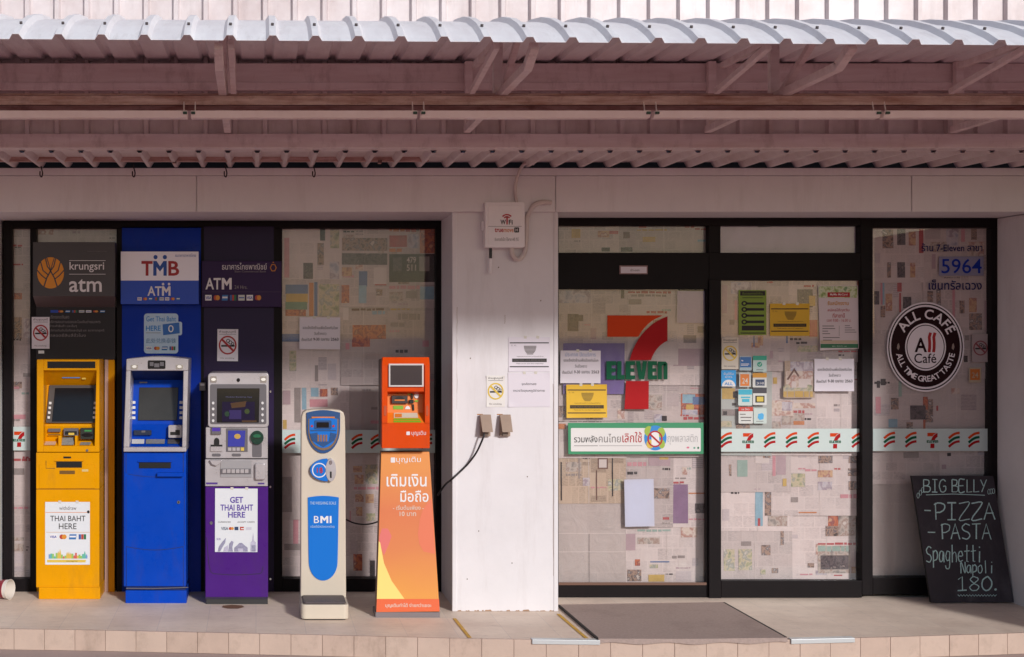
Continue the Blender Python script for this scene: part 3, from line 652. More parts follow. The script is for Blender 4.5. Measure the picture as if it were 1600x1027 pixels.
# left display window
sheets(DL + .006, [
    ((439, 356, 534, 438), 'w', "newspaper sheet with large empty corner at the top left of the left window", dict(feats=[(444, 372, 452, 434, 'p'), (474, 411, 489, 436, 'dark'), (500, 358, 508, 376, 'k'), (496, 380, 506, 414, 'people'), (516, 358, 530, 388, 'green'), (515, 409, 530, 436, 'sky'), (455, 358, 495, 405, 'erase')], fill=.3)),
    ((533, 353, 608, 480), 'g', "newspaper sheet with row of suited people near the top of the left window", dict(feats=[(534, 372, 605, 392, 'people'), (534, 396, 605, 414, 'dark'), (534, 418, 550, 432, 'food'), (561, 424, 574, 448, 'b'), (561, 446, 573, 474, 'c'), (584, 418, 604, 444, 'W'), (586, 444, 604, 446, 'r'), (534, 446, 546, 474, 'red'), (588, 452, 598, 462, 'people')], fill=.4)),
    ((607, 353, 683, 482), 'g', "newspaper sheet with red headlines and black number panel in the left window", dict(feats=[(608, 356, 640, 362, 'o'), (634, 357, 654, 363, 'r'), (608, 368, 636, 386, 'r'), (638, 366, 654, 388, 'sky'), (656, 356, 681, 396, 'red'), (608, 388, 628, 394, 'o'), (608, 397, 679, 441, 'k'), (655, 401, 671, 424, 'e'), (614, 402, 628, 424, 'dark'), (608, 446, 656, 452, 'p'), (608, 456, 630, 470, 'street'), (634, 455, 652, 466, 'e'), (656, 448, 678, 468, 'c')], texts=[('479', 635.5, 401.5, 650, 411, 'W'), ('511', 635.5, 413.5, 650, 423.5, 'W')], fill=.4)),
    ((439, 437, 536, 522), 'g', "newspaper sheet with blue yellow and green rainbow picture in the left window", dict(feats=[(446, 445, 481, 460, 'b'), (447, 459, 481, 474, 'y'), (446, 472, 480, 484, 'g'), (446, 484, 478, 494, 'red'), (483, 442, 490, 494, 'o'), (491, 441, 496, 494, 'b'), (498, 444, 530, 494, 'green'), (441, 522, 470, 533, 'b')], fill=.3)),
    ((532, 478, 606, 602), 'g', "newspaper sheet with red brown picture above a pink oval in the left window", dict(feats=[(550, 482, 604, 486, 'D'), (582, 486, 602, 492, 'c'), (551, 508, 603, 530, 'red'), (550, 530, 578, 542, 'red'), (540, 536, 546, 546, 'p'), (533, 480, 545, 500, 'W')], fill=.3)),
    ((605, 480, 684, 605), 'g', "newspaper sheet with small sketches beside the right frame of the left window", dict(feats=[(610, 482, 640, 485, 'y'), (622, 490, 656, 500, 'e'), (610, 504, 632, 511, 'e'), (660, 532, 670, 542, 'p'), (618, 546, 637, 552, 'k')], fill=.35)),
    ((439, 520, 534, 606), 'w', "newspaper sheet partly covered by the pale notice in the left window", dict(feats=[(441, 522, 470, 534, 'b'), (452, 548, 463, 580, 'green'), (492, 571, 497, 596, 'e')], fill=.2)),
    ((439, 602, 546, 706), 'w', "newspaper sheet with colourful sketches left of the scale head", dict(feats=[(460, 604, 470, 660, 'e'), (472, 604, 479, 640, 'c'), (486, 606, 498, 620, 'c'), (500, 608, 512, 620, 'red'), (484, 624, 512, 636, 'p'), (517, 602, 528, 618, 'people'), (442, 610, 454, 632, 'm'), (442, 656, 448, 670, 'y')], fill=.25)),
    ((544, 600, 683, 706), 's', "grey newspaper sheet in shadow left of the orange top up machine", dict(feats=[(579, 657, 592, 662, 'p'), (580, 636, 590, 640, 'e')], fill=.25)),
    ((439, 706, 546, 812), 's', "grey blank newspaper sheet low on the left side behind the scale post", dict(feats=[(441, 745, 456, 800, 'e')], fill=.2)),
    ((544, 706, 684, 822), 'g', "newspaper sheet with food pictures between scale post and orange poster", dict(feats=[(552, 728, 566, 738, 'food'), (554, 742, 568, 756, 'food'), (571, 726, 590, 756, 'green'), (553, 760, 592, 765, 'p'), (555, 772, 568, 784, 'food'), (571, 772, 584, 786, 'food'), (556, 792, 566, 806, 'food'), (572, 802, 586, 814, 'green'), (541, 798, 548, 814, 'p')], fill=.3)),
    ((439, 808, 546, 908), 'g', "newspaper sheet with pink bar at the bottom left of the left window", dict(feats=[(458, 805, 466, 850, 'p'), (444, 850, 470, 860, 'e')], fill=.3)),
    ((544, 818, 684, 908), 'g', "newspaper sheet at the bottom of the left window behind the orange poster", dict(feats=[(552, 866, 566, 892, 'red'), (578, 876, 586, 906, 'k')], fill=.35)),
])
# transom above the sliding doors
sheets(DR + .006, [
    ((868, 350, 967, 397), 'g', "newspaper sheet with yellow patches at the left of the transom", dict(feats=[(893, 358, 907, 372, 'y'), (934, 361, 952, 371, 'food'), (952, 361, 966, 366, 'r'), (940, 387, 953, 393, 'k')], fill=.25)),
    ((965, 350, 1110, 397), 'g', "newspaper sheet with yellow headline in the right part of the left transom", dict(feats=[(974, 362, 984, 372, 'D'), (998, 352, 1010, 356, 'r'), (995, 358, 1042, 361, 'y'), (1004, 370, 1024, 378, 'y'), (1070, 354, 1085, 357, 'r'), (1086, 357, 1107, 360, 'r'), (970, 386, 988, 393, 'k'), (1090, 375, 1106, 379, 'c')], fill=.25)),
    ((1124, 350, 1184, 397), 'l', "plain lavender sheet at the left of the right transom", dict(fill=0, tilt=0, name="paper_sheet", cat="paper sheet", group="plain sheets behind the shop glass")),
    ((1180, 354, 1243, 398), 'l', "plain lavender sheet with slanting top edge in the right transom", dict(fill=0, tilt=-2.5, name="paper_sheet", cat="paper sheet", group="plain sheets behind the shop glass")),
    ((1240, 352, 1304, 397), 'l', "plain lavender sheet third from the left in the right transom", dict(fill=0, tilt=.3, name="paper_sheet", cat="paper sheet", group="plain sheets behind the shop glass")),
    ((1301, 353, 1350, 397), 'l', "plain lavender sheet at the right end of the right transom", dict(fill=0, tilt=1, name="paper_sheet", cat="paper sheet", group="plain sheets behind the shop glass")),
])
# left sliding door
PS = dict(name="paper_sheet", cat="paper sheet", group="plain sheets behind the shop glass")
sheets(DR - .0165, [
    ((1058, 455, 1108, 505), 'l', "blank white sheet at the top right of the left sliding door", dict(fill=0, tilt=.8, **PS)),
    ((976, 749, 1022, 823), 'b', "blank bluish white sheet hanging low on the left sliding door", dict(fill=0, tilt=-1.2, **PS)),
    ((880, 536.5, 976, 616), 'v', "violet sheet beside the white notice on the left sliding door", dict(fill=0, tilt=0, **PS)),
    ((870, 448, 981, 548), 'g', "newspaper sheet with blue block at the top left of the left sliding door", dict(feats=[(874, 453, 922, 474, 'sky'), (970, 453, 975, 466, 'k'), (887, 491, 904, 518, 'dark'), (923, 513, 932, 530, 'm'), (926, 466, 946, 490, 'text')], fill=.3)),
    ((979, 448, 1060, 570), 'w', "newspaper sheet behind the top of the large red numeral", dict(feats=[(980, 455, 1048, 459, 'r'), (986, 460, 1044, 464, 'e'), (982, 468, 1002, 476, 'e'), (1010, 486, 1042, 490, 'r')], fill=.3)),
    ((976, 500, 1108, 602), 'w', "newspaper sheet at the right of the large red numeral", dict(feats=[(1068, 524, 1088, 536, 'e'), (1052, 545, 1100, 572, 'm'), (1090, 510, 1102, 520, 'e')], fill=.35)),
    ((868, 546, 979, 658), 'g', "newspaper sheet behind the white notice and yellow notice on the left door", dict(feats=[(872, 634, 884, 652, 'people'), (872, 662, 884, 670, 'o')], fill=.4)),
    ((976, 598, 1108, 714), 'g', "newspaper sheet with bright comic picture right of the red numeral stem", dict(feats=[(1064, 615, 1105, 648, 'red'), (1066, 616, 1086, 630, 'c'), (1072, 632, 1084, 642, 'y'), (1082, 620, 1104, 632, 'b'), (1066, 640, 1090, 648, 'sky'), (1068, 651, 1106, 656, 'r'), (1013, 617, 1034, 641, 'street'), (1034, 650, 1042, 658, 'k')], fill=.55)),
    ((868, 652, 979, 716), 'w', "newspaper sheet with small bar chart left of the green bordered banner", dict(feats=[(949, 630, 951, 650, 'o'), (968, 640, 976, 658, 'food'), (890, 656, 940, 660, 'e'), (872, 690, 888, 712, 'W')], fill=.4)),
    ((868, 707, 978, 787), 'y', "yellowed classified page below the green bordered banner", dict(feats=[(876, 722, 878, 782, 'k'), (904, 712, 906, 748, 'e'), (931, 735, 933, 782, 'D'), (934, 716, 950, 733, 'D'), (936, 718, 948, 731, 'W'), (956, 708, 958, 776, 'k')], fill=1.1, seed=3)),
    ((868, 782, 978, 914), 's', "crumpled blank grey sheet at the bottom left of the left sliding door", dict(feats=[(920, 834, 921.3, 910, 'e'), (870, 833, 976, 834, 'W'), (872, 862, 976, 863, 'W')], fill=0)),
    ((975, 710, 1052, 824), 'g', "newspaper sheet with pink headline behind the hanging blank sheet", dict(feats=[(980, 722, 1012, 729, 'p'), (1013, 712, 1047, 728, 'm'), (1030, 712, 1044, 718, 'y'), (980, 737, 998, 742, 'k'), (1022, 763, 1046, 779, 'people'), (1036, 808, 1046, 812, 'r')], fill=.3)),
    ((1050, 708, 1108, 824), 'w', "newspaper sheet with mauve column on the right side of the left door", dict(feats=[(1051, 757, 1075, 818, 'v'), (1052, 752, 1072, 756, 'r'), (1055, 746, 1072, 749, 'e'), (1086, 787, 1104, 802, 'dark'), (1076, 810, 1104, 813, 'p'), (1076, 770, 1104, 772, 'o'), (1066, 730, 1074, 742, 'house')], fill=.45)),
    ((975, 820, 1108, 914), 'w', "newspaper sheet with round pictures at the bottom right of the left door", dict(feats=[(978, 834, 993, 860, 'm'), (996, 840, 1031, 850, 'street'), (1064, 824, 1090, 840, 'house'), (996, 827, 1048, 831, 't'), (992, 874, 1000, 884, 'red'), (980, 890, 1002, 908, 'people'), (1015, 882, 1028, 888, 'green'), (1013, 898, 1038, 909, 'y'), (1050, 868, 1073, 873, 'e'), (1060, 875, 1072, 887, 'W'), (1016, 877, 1046, 879, 'b')], fill=.3)),
])
# right sliding door
sheets(DR - .0265, [
    ((1226, 564, 1273, 622), 'y', "picture page of a white gabled house under a blue sky on the right door", dict(feats=[(1235, 565, 1271, 582, 'sky'), (1228, 580, 1270, 606, 'house'), (1224, 604, 1270, 612, 'green'), (1224, 611, 1270, 621, 'y')], polys=[([(1232, 606), (1232, 592), (1241, 577), (1250, 592), (1250, 606)], 'house'), ([(1229, 593), (1241, 575), (1253, 593), (1250, 594), (1241, 580), (1232, 594)], 'D'), ([(1248, 606), (1248, 592), (1267, 592), (1267, 606)], 'W'), ([(1246, 592), (1251, 583), (1264, 583), (1269, 592)], 'house'), ([(1237, 606), (1237, 596), (1244, 596), (1244, 606)], 'W'), ([(1226, 607), (1228, 600), (1234, 602), (1236, 607)], 'green'), ([(1260, 607), (1262, 601), (1269, 602), (1270, 607)], 'green')], fill=0, tilt=0)),
    ((1124, 436, 1232, 522), 'g', "newspaper sheet with grey blue photo at the top left of the right door", dict(feats=[(1142, 441, 1174, 460, 'sky'), (1128, 446, 1136, 490, 'm'), (1140, 500, 1148, 508, 'e'), (1148, 470, 1152, 500, 'p')], fill=.35, tilt=.6)),
    ((1230, 438, 1350, 512), 'g', "newspaper sheet with red side bar behind the pink framed poster", dict(feats=[(1256, 445, 1272, 449, 'r'), (1246, 452, 1270, 480, 'dark'), (1264, 462, 1274, 478, 'y'), (1264, 500, 1277, 526, 'r'), (1340, 440, 1346, 500, 'red')], fill=.35)),
    ((1124, 518, 1234, 580), 'w', "newspaper sheet behind the yellow smoking sign on the right door", dict(feats=[(1177, 525, 1179, 542, 'b'), (1184, 525, 1192, 540, 'food'), (1228, 524, 1231, 536, 'b'), (1203, 548, 1208, 560, 'm')], fill=.3)),
    ((1230, 508, 1350, 566), 'g', "newspaper sheet with landscape photo under the yellow mask notice", dict(feats=[(1246, 540, 1278, 550, 'green'), (1234, 528, 1252, 532, 'k'), (1310, 548, 1344, 551, 'r'), (1244, 534, 1262, 538, 'k')], fill=.35)),
    ((1124, 576, 1206, 712), 't', "pale greenish page behind the small stickers on the right door", dict(feats=[(1128, 607, 1148, 624, 'y'), (1145, 612, 1152, 622, 'k'), (1128, 640, 1150, 650, 'e'), (1144, 630, 1150, 634, 'k'), (1130, 643, 1136, 649, 'k'), (1150, 662, 1172, 671, 'people')], fill=.2)),
    ((1202, 560, 1276, 712), 'w', "newspaper sheet with village pictures left of the white notice on the right door", dict(feats=[(1206, 626, 1240, 650, 'house'), (1222, 628, 1238, 642, 'sky'), (1222, 650, 1240, 664, 'street'), (1240, 630, 1274, 638, 'house'), (1240, 641, 1257, 646, 'r'), (1240, 646, 1257, 658, 'street'), (1240, 658, 1257, 664, 'o'), (1208, 590, 1214, 600, 'y'), (1204, 564, 1208, 580, 'p')], fill=.3)),
    ((1272, 560, 1350, 712), 'w', "newspaper sheet mostly bare under the white notice on the right door", dict(feats=[(1336, 564, 1346, 586, 'street'), (1336, 592, 1346, 595, 'r')], fill=.2)),
    ((1124, 704, 1236, 769), 'w', "newspaper sheet with mint green photo just under the striped band", dict(feats=[(1152, 719, 1168, 745, 't'), (1139, 726, 1143, 744, 'people'), (1180, 709, 1202, 724, 'W'), (1192, 709, 1204, 716, 'people'), (1207, 709, 1212, 744, 'p'), (1213, 710, 1228, 742, 'm'), (1223, 748, 1229, 760, 'y')], fill=.25)),
    ((1205, 704, 1350, 806), 'w', "broad newspaper sheet with two columns of photos under the striped band", dict(feats=[(1235, 740, 1258, 761, 'green'), (1279, 711, 1301, 724, 'people'), (1278, 735, 1301, 746, 'food'), (1278, 753, 1300, 766, 'sky'), (1326, 713, 1346, 724, 'people'), (1325, 732, 1347, 744, 'people'), (1326, 752, 1346, 766, 'people'), (1313, 772, 1346, 779, 'p'), (1236, 777, 1247, 785, 'e'), (1248, 800, 1276, 802, 'o'), (1258, 733, 1276, 737, 'p')], fill=.2, seed=12)),
    ((1124, 766, 1240, 830), 'w', "half hidden sheet with blue side strip in the middle of the right door", dict(feats=[(1180, 768, 1192, 822, 'c'), (1184, 810, 1188, 822, 'r'), (1195, 768, 1205, 806, 'people'), (1200, 806, 1230, 822, 'street')], fill=.1)),
    ((1124, 826, 1238, 912), 'w', "newspaper sheet with green pictures at the bottom left of the right door", dict(feats=[(1131, 858, 1148, 892, 'green'), (1154, 858, 1175, 891, 'green'), (1158, 846, 1174, 853, 'e'), (1190, 852, 1204, 868, 'people'), (1220, 828, 1225, 852, 'people'), (1188, 890, 1196, 898, 'green'), (1206, 888, 1216, 896, 'people')], fill=.2)),
    ((1234, 800, 1350, 912), 'w', "newspaper sheet with dark mountain photo at the bottom right of the right door", dict(feats=[(1294, 806, 1310, 822, 'red'), (1310, 806, 1345, 838, 'street'), (1290, 822, 1310, 838, 'people'), (1278, 848, 1343, 852, 'r'), (1278, 853, 1328, 896, 'street'), (1278, 853, 1328, 862, 't'), (1282, 868, 1326, 890, 'dark'), (1330, 886, 1342, 896, 'food'), (1262, 880, 1272, 887, 'people'), (1250, 896, 1272, 899, 'p'), (1303, 898, 1316, 901, 'r')], fill=.15)),
])
# fixed window at the right
sheets(DR + .006, [
    ((1362, 355, 1444, 442), 'w', "newspaper sheet with three small figures at the top left of the right window", dict(feats=[(1379, 359, 1396, 388, 'people'), (1402, 358, 1415, 383, 'dark'), (1420, 362, 1431, 384, 'food'), (1436, 358, 1443, 396, 'r'), (1386, 410, 1392, 434, 'people'), (1402, 410, 1414, 434, 'dark'), (1422, 411, 1430, 434, 'food')], fill=.15)),
    ((1442, 355, 1552, 524), 'g', "tall newspaper sheet behind the blue four digit number in the right window", dict(feats=[(1479, 358, 1498, 384, 'sky'), (1502, 358, 1508, 378, 'p'), (1454, 378, 1480, 394, 'street'), (1512, 378, 1538, 400, 'house'), (1456, 397, 1462, 420, 'm'), (1449, 455, 1458, 472, 'people'), (1463, 452, 1470, 480, 'people'), (1488, 452, 1492, 500, 'p'), (1499, 470, 1507, 490, 'people'), (1514, 466, 1526, 488, 'food'), (1514, 490, 1534, 516, 'people'), (1538, 470, 1546, 520, 'm')], fill=.25)),
    ((1362, 438, 1446, 522), 'w', "newspaper sheet with red and yellow pictures above the round coffee emblem", dict(feats=[(1376, 441, 1379, 476, 'p'), (1379, 441, 1382, 476, 'c'), (1402, 440, 1409, 456, 'r'), (1405, 458, 1408, 488, 'r'), (1366, 455, 1374, 476, 'dark'), (1384, 459, 1394, 486, 'food'), (1411, 464, 1424, 482, 'dark'), (1376, 478, 1383, 496, 'people')], fill=.15)),
    ((1362, 518, 1442, 690), 'w', "newspaper sheet with pink and blue clothes pictures left below the coffee emblem", dict(feats=[(1368, 620, 1376, 646, 'p'), (1370, 595, 1375, 606, 'k'), (1376, 592, 1384, 602, 'k'), (1392, 622, 1404, 640, 'people'), (1422, 634, 1446, 656, 'dark'), (1388, 655, 1402, 668, 'c'), (1404, 596, 1409, 620, 't'), (1416, 660, 1426, 672, 'people')], fill=.25)),
    ((1438, 520, 1552, 592), 'w', "newspaper sheet behind the faded smoking sticker in the right window", dict(feats=[(1508, 524, 1514, 532, 'e'), (1506, 556, 1512, 566, 'k'), (1526, 576, 1534, 586, 'e')], fill=.2)),
    ((1438, 588, 1552, 690), 's', "blank grey sheet right below the small orange sticker in the right window", dict(feats=[(1446, 624, 1458, 660, 'people'), (1463, 634, 1466, 642, 'r'), (1541, 618, 1547, 632, 'e'), (1440, 620, 1450, 640, 'red'), (1432, 656, 1446, 670, 'red')], fill=.1)),
    ((1362, 688, 1468, 756), 'g', "newspaper sheet hanging under the striped band in the right window", dict(feats=[(1412, 707, 1436, 716, 'e')], fill=.2, tilt=-1.4)),
    ((1464, 688, 1552, 742), 'w', "torn newspaper sheet above the chalkboard in the right window", dict(feats=[(1480, 707, 1486, 712, 'k'), (1528, 706, 1548, 712, 'sky'), (1471, 725, 1478, 732, 'm')], fill=.15, tilt=-2)),
    ((1360, 752, 1446, 908), 's', "plain grey sheet low in the right window left of the chalkboard", dict(fill=0, tilt=0, **PS)),
    ((1444, 738, 1552, 908), 's', "plain grey sheet behind the chalkboard in the right window", dict(fill=0, tilt=0, **PS)),
])

# ------------------------------------------------------------------ striped bands on the glass
band_m = M("band_film", "#c6d2cf", .35, var=.03, vscale=5)
OR, GR, RE = M("logo_orange", "#d0400c", .6, spec=.2), M("logo_green", "#04583a", .6, spec=.2), M("logo_red", "#a80c14", .6, spec=.2)
def stripes(mb, cx, cy, sc, d):
    for k, mt in ((-7, OR), (0, GR), (7, RE)):
        pts = []
        for i in range(9):
            t = i / 8; pts.append((cx + (-9 + 18 * t) * sc, cy + (k + 4.5 - 9 * t - 2.4 * math.sin(math.pi * t) * (1 if t > .0 else 0)) * sc))
        mb.ribbon(pts, 4.0 * sc, d, mt)
def seven(mb, d, X, Y):
    """the big numeral with the word across; X, Y map the numeral's own 0..1 box to pixels"""
    def pl(pts, mt, dd=0): mb.flat([(X(a), Y(b)) for a, b in pts], d - dd, mt)
    bez = lambda p0, p1, p2, n=8: [((1 - t) ** 2 * p0[0] + 2 * t * (1 - t) * p1[0] + t * t * p2[0], (1 - t) ** 2 * p0[1] + 2 * t * (1 - t) * p1[1] + t * t * p2[1]) for t in [i / n for i in range(n + 1)]]
    pl([(0, 0), (.92, 0)] + bez((.92, .005), (.66, .055), (.515, .228))[1:] + [(0, .228)], OR)
    inner = bez((.37, .477), (.45, .26), (.70, .12)) + bez((.70, .12), (.82, .05), (1, .01))[1:]
    outer = bez((1, .27), (.80, .33), (.725, .477))
    L, Rr = inner, outer
    # swoosh as a strip between the two edges
    def samp(pl_, t):
        f = t * (len(pl_) - 1); i = min(int(f), len(pl_) - 2); u = f - i
        return (pl_[i][0] * (1 - u) + pl_[i + 1][0] * u, pl_[i][1] * (1 - u) + pl_[i + 1][1] * u)
    Ro = list(reversed(Rr)); n = 14
    for i in range(n):
        a, b = i / n, (i + 1) / n
        pl([samp(L, a), samp(L, b), samp(Ro, b), samp(Ro, a)], RE)
    pl([(.31, .70), (.69, .70), (.685, 1), (.285, 1)], RE)
def eleven(mb, d, x0, y0, x1, y1, mt):
    """block letters: E L E V E and a tall n"""
    W = (x1 - x0); H = (y1 - y0); g = .012; lw = [.165, .125, .155, .185, .15, .16]; x = 0
    def pl(x_, w_, pts): mb.flat([(x0 + (x_ + a * w_) * W, y0 + b * H) for a, b in pts], d, mt)
    for i, k in enumerate("ELEVEn"):
        w_ = lw[i]
        if k == 'E':
            for r in ((0, 0, .52, 1), (.52, 0, 1, .22), (.52, .39, .92, .59), (.52, .78, 1, 1)): pl(x, w_, [(r[0], r[1]), (r[2], r[1]), (r[2], r[3]), (r[0], r[3])])
        if k == 'L':
            for r in ((0, 0, .56, 1), (.56, .76, 1, 1)): pl(x, w_, [(r[0], r[1]), (r[2], r[1]), (r[2], r[3]), (r[0], r[3])])
        if k == 'V':
            pl(x, w_, [(0, 0), (.40, 0), (.52, .62), (.5, 1), (.28, 1)]); pl(x, w_, [(.52, .62), (.62, 0), (1, 0), (.74, 1), (.5, 1)])
        if k == 'n':
            for r in ((0, .02, .42, 1), (.60, .14, 1, 1), (.42, .02, .82, .24)): pl(x, w_, [(r[0], r[1]), (r[2], r[1]), (r[2], r[3]), (r[0], r[3])])
            pl(x, w_, [(.82, .02), (1, .14), (.82, .14)])
        x += w_ + g
def small_seven(mb, cx, cy, d):
    X = lambda a: cx - 8 + 16 * a; Y = lambda b: cy - 12 + 24 * b
    seven(mb, d, X, Y); eleven(mb, d - .0003, cx - 9, cy - .5, cx + 9, cy + 3.6, GR)
BG = "white striped bands stuck along the glass"
def band(rect, d, label, st, sv):
    m = MB(); m.rect(*rect, d, band_m)
    for x in st: stripes(m, x, (rect[1] + rect[3]) / 2, .95 if rect[0] > 1000 else .92, d - .0006)
    for x in sv: small_seven(m, x, (rect[1] + rect[3]) / 2 + 1, d - .0006)
    tag(m.build("glass_band"), label, "window sticker", BG)
band((18, 667, 49, 704), DL - .003, "short white band with a red and green numeral at the far left glass strip", (), (30,))
band((440, 672, 681, 708), DL - .003, "pale band with tricolour stripes behind the scale and the orange machine", (453, 558, 588, 667), ())
band((1126, 670, 1348, 706), DR - .033, "white band with stripes and two small numerals across the right sliding door", (1135, 1203, 1237, 1271, 1340), (1169, 1305))
band((1364, 670, 1551, 705), DR - .003, "white band with one numeral between stripes across the far right window", (1390, 1423.5, 1491, 1522), (1457,))

# the large numeral emblem on the left door
m = MB(); d = DR - .023
seven(m, d, lambda a: 949 + 94 * a, lambda b: 493 + 146.5 * b); eleven(m, d - .0004, 947.5, 564.5, 1043, 593, GR)
tag(m.build("door_emblem"), "large red and orange numeral with green word across it on the left door", "emblem")
# ------------------------------------------------------------------ notices, posters and stickers
wp = M("notice_paper", "#dcd4dc", .6, var=.02, vscale=6, bump=.1, bscale=8)
yp = M("notice_yellow", "#dcae1e", .55, var=.04, vscale=8, bump=.1, bscale=8)
gp = M("notice_green", "#7f9a2c", .55, var=.06, vscale=8)
tk = M("print_black", "#2a2526", .7); tg = M("print_grey", "#77706f", .7); tr_ = M("print_red", "#b01c22", .6); tb = M("print_blue", "#0c2f9c", .6, spec=.2)
gold = M("print_gold", "#d3b44a", .6); white = M("print_white", "#e4e0e0", .5); teal = M("print_teal", "#239a80", .5); blue2 = M("print_sky_blue", "#1e83cc", .45)
orange2 = M("print_orange", "#d8792c", .5); green2 = M("print_green", "#1c6a44", .5); navy = M("print_navy", "#243a5e", .5); pink = M("print_pink", "#d0748a", .6)
cream = M("print_cream", "#d9cfc0", .6)
tape_m = M("sticky_tape", "#cfc8bd", .25, spec=.6)
def paper(mb, x0, y0, x1, y1, d, m, rot=0, tape=True):
    """a sheet of paper, slightly turned, its corners lifting, with bits of tape"""
    mx, my = (x0 + x1) / 2, (y0 + y1) / 2; t = math.radians(rot); N = 10; r_ = random.Random(int(x0 * 13 + y0 * 7)); lift = [r_.uniform(.001, .007) for _ in range(4)]
    def T_(x, y): return mx + (x - mx) * math.cos(t) - (y - my) * math.sin(t), my + (x - mx) * math.sin(t) + (y - my) * math.cos(t)
    vs = []
    for j in range(N + 1):
        for i in range(N + 1):
            u, v = i / N * 2 - 1, j / N * 2 - 1; k = (0 if u < 0 else 1) + (0 if v < 0 else 2)
            f = max(0, (abs(u) - .68) / .32) * max(0, (abs(v) - .68) / .32); px_, py_ = T_(x0 + (x1 - x0) * i / N, y0 + (y1 - y0) * j / N)
            vs.append(P(px_, py_, d - lift[k] * f ** 1.2))
    mb.mesh(vs, [(j * (N + 1) + i, j * (N + 1) + i + 1, (j + 1) * (N + 1) + i + 1, (j + 1) * (N + 1) + i) for j in range(N) for i in range(N)], m, True)
    if tape and (x1 - x0) > 40:
        for cx_ in (x0 + (x1 - x0) * r_.uniform(.3, .45), x0 + (x1 - x0) * r_.uniform(.6, .75)):
            mb.flat([T_(cx_ - 2.2, y0 - 2.2), T_(cx_ + 2.4, y0 - 1.8), T_(cx_ + 2.0, y0 + 2.4), T_(cx_ - 2.4, y0 + 2.0)], d - .0013, tape_m)
NG = "white closing notices with three lines of print"
def closing_notice(x0, y0, x1, y1, d, label, rot=0, blue=False):
    m = MB(); paper(m, x0, y0, x1, y1, d, wp, rot); w_, h = x1 - x0, y1 - y0; e = d - .0012; r = math.radians(rot)
    if blue: m.text("ประกาศ ปิดบริการ", x0 + .12 * w_, y0 + .06 * h, x0 + .88 * w_, y0 + .18 * h, e, M("print_faded_blue", "#8c9ec4", .6), rot=r)
    a = .24 if blue else .27
    m.text("ขอแจ้งปิดร้านเพื่อป้องกันโรค", x0 + .08 * w_, y0 + a * h, x0 + .94 * w_, y0 + (a + .10) * h, e, tk, rot=r)
    m.text("วันชั่วคราว", x0 + .36 * w_, y0 + (a + .18) * h, x0 + .66 * w_, y0 + (a + .28) * h, e, tk, rot=r)
    m.text("ตั้งแต่วันที่", x0 + .05 * w_, y0 + (a + .37) * h, x0 + .30 * w_, y0 + (a + .47) * h, e, tk, rot=r)
    m.text("9-30", x0 + .34 * w_, y0 + (a + .37) * h, x0 + .49 * w_, y0 + (a + .46) * h, e, tk, .012, rot=r)
    m.text("เมษายน", x0 + .53 * w_, y0 + (a + .38) * h, x0 + .73 * w_, y0 + (a + .46) * h, e, tk, rot=r)
    m.text("2563", x0 + .77 * w_, y0 + (a + .37) * h, x0 + .96 * w_, y0 + (a + .46) * h, e, tk, .012, rot=r)
    tag(m.build("paper_notice"), label, "notice", NG)
closing_notice(468, 496, 531.5, 546, DL - .004, "white closing notice on the left window above the scale", .4)
closing_notice(875.5, 548, 938.5, 599, DR - .024, "white closing notice with faded blue top line left of the red numeral", .3, True)
closing_notice(1272.5, 561, 1334.5, 611.5, DR - .034, "white closing notice below the pink framed poster on the right door", 0)
def bowl(mb, cx, y0, w_, h, d, mt):
    for k in range(7):
        t = k / 6; ww = w_ * (1 - .5 * t * t); mb.rect(cx - ww / 2, y0 + h * t * .86, cx + ww / 2, y0 + h * (t * .86 + .10), d, mt)
def mask_notice(x0, y0, x1, y1, d, label, base, ink, bar, group=None, rot=0):
    m = MB(); paper(m, x0, y0, x1, y1, d, base, rot); w_, h = x1 - x0, y1 - y0; e = d - .0012; r = math.radians(rot)
    for a in (.15, .84): m.rect(x0 + .03 * w_, y0 + a * h, x0 + .97 * w_, y0 + (a + .03) * h, e, ink)
    m.text("7. 11.", x0 + .07 * w_, y0 + .22 * h, x0 + .20 * w_, y0 + .26 * h, e, ink)
    bowl(m, x0 + .52 * w_, y0 + .25 * h, .30 * w_, .26 * h, e, bar)
    m.text("กรุณาสวมหน้ากากก่อนเข้าร้าน", x0 + .20 * w_, y0 + .54 * h, x0 + .84 * w_, y0 + .58 * h, e, ink)
    m.rect(x0 + .09 * w_, y0 + .62 * h, x0 + .92 * w_, y0 + .72 * h, e, ink)
    m.text("PLEASE WEAR A MASK BEFORE ENTERING", x0 + .12 * w_, y0 + .645 * h, x0 + .89 * w_, y0 + .695 * h, e - .0006, bar)
    m.text("Thank you for your kind cooperation", x0 + .18 * w_, y0 + .75 * h, x0 + .84 * w_, y0 + .785 * h, e, ink)
    tag(m.build("paper_notice"), label, "notice", group)
dkgold = M("print_dark_gold", "#8a6d1c", .6)
mask_notice(885, 601, 948.5, 653, DR - .024, "yellow notice with a bowl shaped emblem on the left sliding door", yp, tk, dkgold, "yellow mask notices", -.5)
mask_notice(1203, 474.5, 1265, 525, DR - .034, "yellow notice with a bowl shaped emblem on the right sliding door", yp, tk, dkgold, "yellow mask notices")
mask_notice(794.5, 527, 859.5, 581, DP - .003, "white notice with black bars and grey emblem on the pillar", wp, tk, tg, "sheets taped to the pillar")
m = MB(); paper(m, 794, 582.5, 859.5, 636, DP - .003, wp, -.4); m.text("จุดคัดกรอง", 815, 598, 838, 603, DP - .0042, tk); m.text("ตรวจวัดอุณหภูมิร่างกาย", 802, 608, 851, 613.5, DP - .0042, tk)
tag(m.build("paper_notice"), "white notice with two short lines on the pillar beside the yellow smoking sign", "notice", "sheets taped to the pillar")

